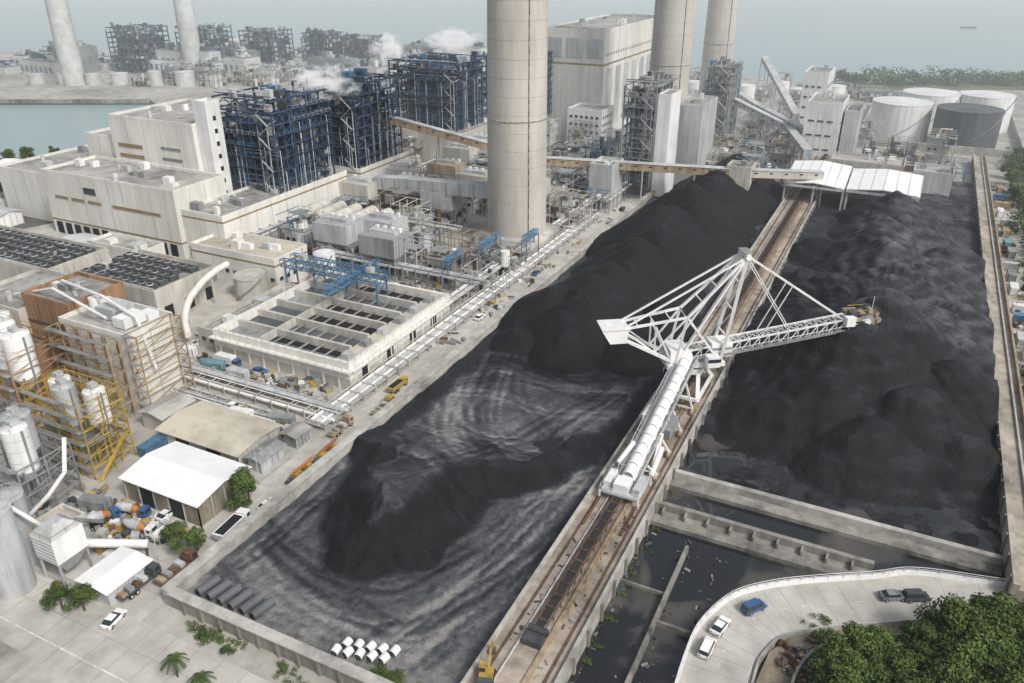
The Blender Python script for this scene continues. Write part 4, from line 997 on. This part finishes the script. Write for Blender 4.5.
# ------------------------------------------------------------------ lower right road & parapet
b=MB();par=smooth([(-14,60),(-15,80),(-15.5,92),(-15,99),(-12,107),(-7,112.5),(0,117.5),(9,123),(16,127.5),(30,131)],8)
def offs(pts,o):
    out=[]
    for i,p in enumerate(pts):
        a=V(pts[max(0,i-1)]);c=V(pts[min(len(pts)-1,i+1)]);d=(c-a).normalized();out.append((p[0]+d.y*o,p[1]-d.x*o))
    return out
strip(b,offs(par,5),10,1.2,m_road);strip(b,offs(par,9.6),.15,1.21,m_line)
for k in range(0,len(par)-2,4):
    q=offs(par,5)[k:k+2];strip(b,q,.14,1.212,m_line)
for k in range(0,len(par)-1,3):
    a=offs(par,.3)[k];c=offs(par,9.9)[k];strip(b,[a,c],.06,1.208,m_concd)
b.build('access_road')
b=MB()
for o,h,mm,w in ((0,2.1,m_white,.45),(10.3,1.7,m_conc,.4)):
    pp=offs(par,o)
    for p,q in zip(pp,pp[1:]):
        b.hexa([(p[0]-w/2,p[1]-w/2,0),(p[0]+w/2,p[1]-w/2,0),(q[0]+w/2,q[1]-w/2,0),(q[0]-w/2,q[1]-w/2,0),(p[0]-w/2,p[1]+w/2,h),(p[0]+w/2,p[1]+w/2,h),(q[0]+w/2,q[1]+w/2,h),(q[0]-w/2,q[1]+w/2,h)],mm)
b.build('road_parapet')
b=MB();pp=offs(par,.0)
for i in range(0,len(pp)-1,2): b.beam((*pp[i],2.0),(*pp[i],3.0),.1,m_lgrey)
for p,q in zip(pp,pp[1:]): b.beam((*p,2.95),(*q,2.95),.08,m_white);b.beam((*p,2.55),(*q,2.55),.06,m_white)
b.build('guard_railing')
place('parked_car',carmesh(m_cblue,True),-8,106.5,.95,1.22);place('parked_car',carmesh(m_white2),-12,100,1.35,1.22);place('parked_car',carmesh(m_white2,True),-12.8,94.6,1.5,1.22);place('parked_car',carmesh(m_dgrey,True),16,121,.5,1.22);place('parked_car',carmesh(m_grey),12.5,119.5,.5,1.22)
b=MB();b.prism([(-4.5,60),(-4.8,92),(-4,99),(-1,104),(4,108.5),(12,113.8),(20,118.4),(31,121),(60,124),(60,60)],0,1.0,m_soil);b.build('embankment_soil')
b=MB();b.prism([(4,60),(5,92),(12,105),(18,112),(28,117),(60,121),(60,60)],0.9,1.7,m_grass);b.build('grass_bank')
b=MB();cv=smooth([(0,88),(.5,96),(3,102),(8,106.5),(14,110)],5)
for p,q in zip(cv,cv[1:]): b.beam((*p,1.8),(*q,1.8),.4,m_conc,1.8)
b.build('curved_retaining_wall')
r=random.Random(8);b=MB()
for k in range(130):
    x,y=r.gauss(1.2,1.3),r.gauss(99,2.4);b.obox((x,y,1.2+r.random()*.5),(r.uniform(.3,1.3),r.uniform(.2,.7),r.uniform(.2,.6)),r.uniform(0,3),r.choice([m_rust,m_rust,m_rust,m_tan,m_grey,m_dgrey]))
b.build('scrap_heap')
# ------------------------------------------------------------------ vegetation
def leaves(b,c,r,n,rnd,ls,ms):
    for k in range(n):
        d=V((rnd.gauss(0,1),rnd.gauss(0,1),rnd.gauss(0,1))).normalized();rr=r*(rnd.random()**.35);p=V(c)+V((d.x*rr,d.y*rr,d.z*rr*.75))
        nrm=(d+V((rnd.uniform(-.8,.8),rnd.uniform(-.8,.8),rnd.uniform(-.2,1.1)))).normalized();a=nrm.orthogonal().normalized();a.rotate(Quaternion(nrm,rnd.uniform(0,6.28)));c2=nrm.cross(a);s=ls*rnd.uniform(.6,1.3)
        o=len(b.v);b.v+=[tuple(p-a*s),tuple(p+c2*s*.55),tuple(p+a*s),tuple(p-c2*s*.55)];b.f.append((o,o+1,o+2,o+3));b.i.append(b.mi(rnd.choice(ms)))
def tree_mesh(seed,h=8,cr=3.6,n=18,per=230,ls=.24):
    rnd=random.Random(seed);b=MB();k=0
    b.tube((0,0,0),(.15,.1,h*.35),.28,m_bark,8,r2=.2);b.tube((.15,.1,h*.35),(0,.2,h*.6),.2,m_bark,8,r2=.12)
    for i in range(n):
        a=rnd.uniform(0,6.28);rr=cr*rnd.uniform(.15,.85);z=h*rnd.uniform(.42,.9);rr*=1-.5*max(0,(z/h-.6)/.4)
        c=(rr*math.cos(a),rr*math.sin(a),z);b.tube((.12,.1,h*rnd.uniform(.3,.5)),c,.1,m_bark,5,r2=.03)
        ms=rnd.choice([[m_leafs[0],m_leafs[1]],[m_leafs[1],m_leafs[1],m_leafs[2]],[m_leafs[1],m_leafs[0],m_leafs[1]],[m_leafs[1],m_leafs[2]]])
        leaves(b,c,rnd.uniform(.9,1.7)*cr/3.6,per,rnd,ls,ms)
    me=bpy.data.meshes.new('tree_mesh');me.from_pydata(b.v,[],b.f)
    for m in b.m: me.materials.append(m)
    me.polygons.foreach_set('material_index',b.i);return me
TM=[tree_mesh(s) for s in range(6)]
tr=random.Random(4)
def tree(x,y,z=0,s=1.,nm='broadleaf_tree'): inst(nm,TM[tr.randrange(6)],(x,y,z),tr.uniform(0,6),(s,s,s*tr.uniform(.8,1.05)))
for x,y,s in ((-104.2,92.5,1.),(-103.8,89.2,.7),(-102.8,77.5,.65),(-105.8,76,.8),(-108.5,58,.7),(-112,56.5,.7),(-124,50,.7),(-128,52,.6),(-85,62.0,.3),(-80,61.5,.3)): tree(x,y,0,s)
cand=[]
for gx in range(0,16):
    for gy in range(0,15):
        x=5+gx*3.1+tr.uniform(-1,1);y=80+gy*2.9+tr.uniform(-1,1)
        if y<97+(x-5)*1.1 and y<115.5+(x-22)*.28: cand.append((x,y))
for x,y in cand: tree(x,y,1.2,tr.uniform(.8,1.1)+.45*min(1,max(0,(x-8)/16))*tr.random())
for k in range(40): tree(tr.uniform(43,62),tr.uniform(165,500),0,tr.uniform(.6,1.2))
for x,y in ((-320,262),(-335,264),(-350,260),(-362,256),(-310,262),(-375,262),(-390,262),(-400,255),(-345,252),(-405,248),(-330,256),(-305,255)): tree(x,y,0,1.1)
for k in range(12): tree(tr.uniform(-420,-310),tr.uniform(150,250),0,tr.uniform(.5,.9))
def belt(name,pts,ls,per):
    rnd=random.Random(len(pts));b=MB()
    for x,y,z,r_ in pts:
        b.tube((x,y,0),(x,y,z),.15,m_bark,5)
        leaves(b,(x,y,z),r_,per,rnd,ls,rnd.choice([[m_leafs[0],m_leafs[1]],[m_leafs[1],m_leafs[2]],[m_leafs[0]]]))
    b.build(name)
belt('tree_belt',[(tr.uniform(43,80),170+k*1.1,tr.uniform(2,5),tr.uniform(2.5,4.5)) for k in range(300)],.5,90)
belt('coastal_tree_belt',[(-78+k*1.5,702+k*.78+tr.uniform(-22,14),tr.uniform(2,8),tr.uniform(4,9)) for k in range(170)],1.1,70)
b=MB();b.prism([(36,160),(47,300),(46,480),(120,480),(120,160)],0,.3,m_grass);b.build('grass_verge')
b=MB();b.prism([(-90,690),(-20,735),(74,795),(180,838),(180,760),(60,740),(-70,670)],0,.8,m_grass);b.build('grass_headland')
def shrub(x,y,z,s,seed):
    rnd=random.Random(seed);b=MB()
    for k in range(7):
        a=(rnd.gauss(0,1.1),rnd.gauss(0,.7),.35);b.tube((a[0],a[1],0),(a[0],a[1],.5),.04,m_bark,4);leaves(b,a,.7,45,rnd,.16,[m_leafs[2],m_leafs[1],m_leafs[1]])
    b.build('shrub',(x,y,z)).scale=(s,)*3
for k in range(20): shrub(-58+tr.uniform(0,13),67+tr.uniform(0,2.5),1.0,.9,k)
for k in range(10): shrub(-92+tr.uniform(0,36),62.6+tr.uniform(-.6,1),0,.9,k+40)
for k in range(10): shrub(-29.2,84+k*6+tr.uniform(-2,2),0,.6,k+60)
for k in range(12): shrub(tr.uniform(2,12),tr.uniform(104,110),1,1,k+80)
def palm(x,y,h):
    rnd=random.Random(int(x*7));b=MB();b.tube((0,0,0),(.1,0,h),.16,m_bark,8,r2=.11)
    for k in range(14):
        a=k*.449*math.pi;pr=V((.1,0,h))
        for j in range(6):
            t=(j+1)/6;q=V((.1+math.cos(a)*2.1*t,math.sin(a)*2.1*t,h+.9*t-2.0*t*t));b.beam(pr,q,.09,m_leafs[1]);d=(q-pr).normalized();s=d.cross(Z).normalized()
            for sg in(-1,1):
                for u in(0,.5): c=pr.lerp(q,u);b.poly([c,c+d*.14,c+s*sg*.55+d*.3-Z*.15],m_leafs[rnd.choice([0,1])])
            pr=q
    b.build('palm_tree',(x,y,0))
palm(-84,55,4);palm(-77.5,54,4.4);palm(-72,53,3.6)
def lamp(x,y,rot=0,h=9):
    b=MB();b.tube((0,0,0),(0,0,h),.11,m_lgrey,8,r2=.07);b.tube((0,0,h),(1.6,0,h+.3),.05,m_lgrey,6);b.obox((1.9,0,h+.3),(.7,.28,.14),0,m_lgrey);b.tube((0,0,0),(0,0,.3),.22,m_conc,8);b.build('street_lamp',(x,y,0),rot)
for k in range(10): lamp(-106.6,72+k*26,0)
for k in range(5): lamp(-225+k*26,63,-H2)
for k in range(9): lamp(36.4,150+k*34,math.pi)
b=MB();b.hexa([(-14,-3,0),(16,-1.5,0),(16,1.5,0),(-14,3,0),(-15,-4,4),(20,-.4,5),(20,.4,5),(-15,4,4)],m_farb);b.box(-13,-5,-2.5,2.5,4,9,m_far);b.beam((5,0,4),(5,0,9),.6,m_fard);b.build('cargo_ship',(40,1330,-3.5),.2).scale=(.6,.6,.6)
# ------------------------------------------------------------------ haze and steam
def volbox(name,x0,x1,y0,y1,z0,z1,m):
    b=MB();b.box(x0,x1,y0,y1,z0,z1,m);return b.build(name)
def haze(name,DN,*bx):
    mh=bpy.data.materials.new(name);mh.use_nodes=True;nt=mh.node_tree;N=nt.nodes;L=nt.links;N.clear()
    o=N.new('ShaderNodeOutputMaterial');ab=N.new('ShaderNodeVolumeAbsorption');em=N.new('ShaderNodeEmission');ad=N.new('ShaderNodeAddShader')
    ab.inputs['Color'].default_value=(0,0,0,1);ab.inputs['Density'].default_value=DN;em.inputs['Color'].default_value=(.68,.73,.75,1);em.inputs['Strength'].default_value=DN
    L.new(ab.outputs[0],ad.inputs[0]);L.new(em.outputs[0],ad.inputs[1]);L.new(ad.outputs[0],o.inputs['Volume'])
    volbox(name,*bx,mh)
haze('atmospheric_haze',.00008,-6000,6000,-1500,330,-40,260)
haze('sea_haze',.0006,-6000,6000,330.5,9000,-40,260)
def steam(cx,cy,cz,sx_,sy,sz,seed):
    m=bpy.data.materials.new('steam');m.use_nodes=True;nt=m.node_tree;N=nt.nodes;L=nt.links;N.clear()
    o=N.new('ShaderNodeOutputMaterial');pvn=N.new('ShaderNodeVolumePrincipled');tc=N.new('ShaderNodeTexCoord')
    mp=N.new('ShaderNodeMapping');mp.inputs['Location'].default_value=(-1,-1,-1);mp.inputs['Scale'].default_value=(2,2,2);L.new(tc.outputs['Generated'],mp.inputs[0])
    ln=N.new('ShaderNodeVectorMath');ln.operation='LENGTH';L.new(mp.outputs[0],ln.inputs[0])
    nn_=N.new('ShaderNodeTexNoise');nn_.inputs['Scale'].default_value=4.5;nn_.inputs['Detail'].default_value=5;nn_.inputs['Distortion'].default_value=.6
    mo=N.new('ShaderNodeMapping');mo.inputs['Location'].default_value=(seed*3.1,0,0);L.new(tc.outputs['Generated'],mo.inputs[0]);L.new(mo.outputs[0],nn_.inputs['Vector'])
    a=N.new('ShaderNodeMath');a.operation='MULTIPLY_ADD';a.inputs[1].default_value=3.4;L.new(nn_.outputs[0],a.inputs[0])
    s_=N.new('ShaderNodeMath');s_.operation='MULTIPLY_ADD';s_.inputs[1].default_value=-1.2;s_.inputs[2].default_value=-.95;L.new(ln.outputs['Value'],s_.inputs[0]);L.new(s_.outputs[0],a.inputs[2])
    k=N.new('ShaderNodeMath');k.operation='MULTIPLY';k.inputs[1].default_value=1.2;k.use_clamp=True;L.new(a.outputs[0],k.inputs[0])
    k2=N.new('ShaderNodeMath');k2.operation='MULTIPLY';k2.inputs[1].default_value=.5;L.new(k.outputs[0],k2.inputs[0])
    L.new(k2.outputs[0],pvn.inputs['Density']);pvn.inputs['Color'].default_value=(.97,.97,.97,1)
    k3=N.new('ShaderNodeMath');k3.operation='MULTIPLY';k3.inputs[1].default_value=.35;L.new(k2.outputs[0],k3.inputs[0]);L.new(k3.outputs[0],pvn.inputs['Emission Strength'])  # slight added glow stands in for light scattered within the steam
    L.new(pvn.outputs[0],o.inputs['Volume'])
    volbox('steam_plume',cx-sx_,cx+sx_,cy-sy,cy+sy,cz-sz,cz+sz,m)
steam(-214,262,51,20,9,8,1);steam(-236,404,52,24,9,10,2);steam(-290,420,44,16,8,12,4)
# ------------------------------------------------------------------ world, sun, camera
w=bpy.data.worlds.new('World');sc.world=w;w.use_nodes=True;nt=w.node_tree;N=nt.nodes;L=nt.links
sky=N.new('ShaderNodeTexSky');sky.sky_type='NISHITA';sky.sun_disc=False;sky.air_density=1.0;sky.dust_density=6;sky.ozone_density=1
el=math.radians(46);sd=V((.80,-.32,0)).normalized()
sky.sun_elevation=el;sky.sun_rotation=math.atan2(sd.x,sd.y)
hs=N.new('ShaderNodeHueSaturation');hs.inputs['Saturation'].default_value=.6
L.new(sky.outputs[0],hs.inputs['Color']);L.new(hs.outputs[0],N['Background'].inputs[0]);N['Background'].inputs[1].default_value=.13
sl=bpy.data.lights.new('sun','SUN');sl.energy=1.95;sl.angle=math.radians(10);sl.color=(1,.98,.95);so=bpy.data.objects.new('sun',sl);sc.collection.objects.link(so)
dirv=V((sd.x*math.cos(el),sd.y*math.cos(el),math.sin(el)));so.rotation_euler=dirv.to_track_quat('Z','Y').to_euler()
sc.view_settings.view_transform='Standard';sc.view_settings.look='None';sc.view_settings.exposure=0
cd=bpy.data.cameras.new('camera');co=bpy.data.objects.new('camera',cd);sc.collection.objects.link(co);sc.camera=co
cd.sensor_width=36;cd.lens=28.125;cd.clip_end=40000;co.location=(0,0,100);co.rotation_euler=(math.radians(90-26.39),0,math.radians(26.3))
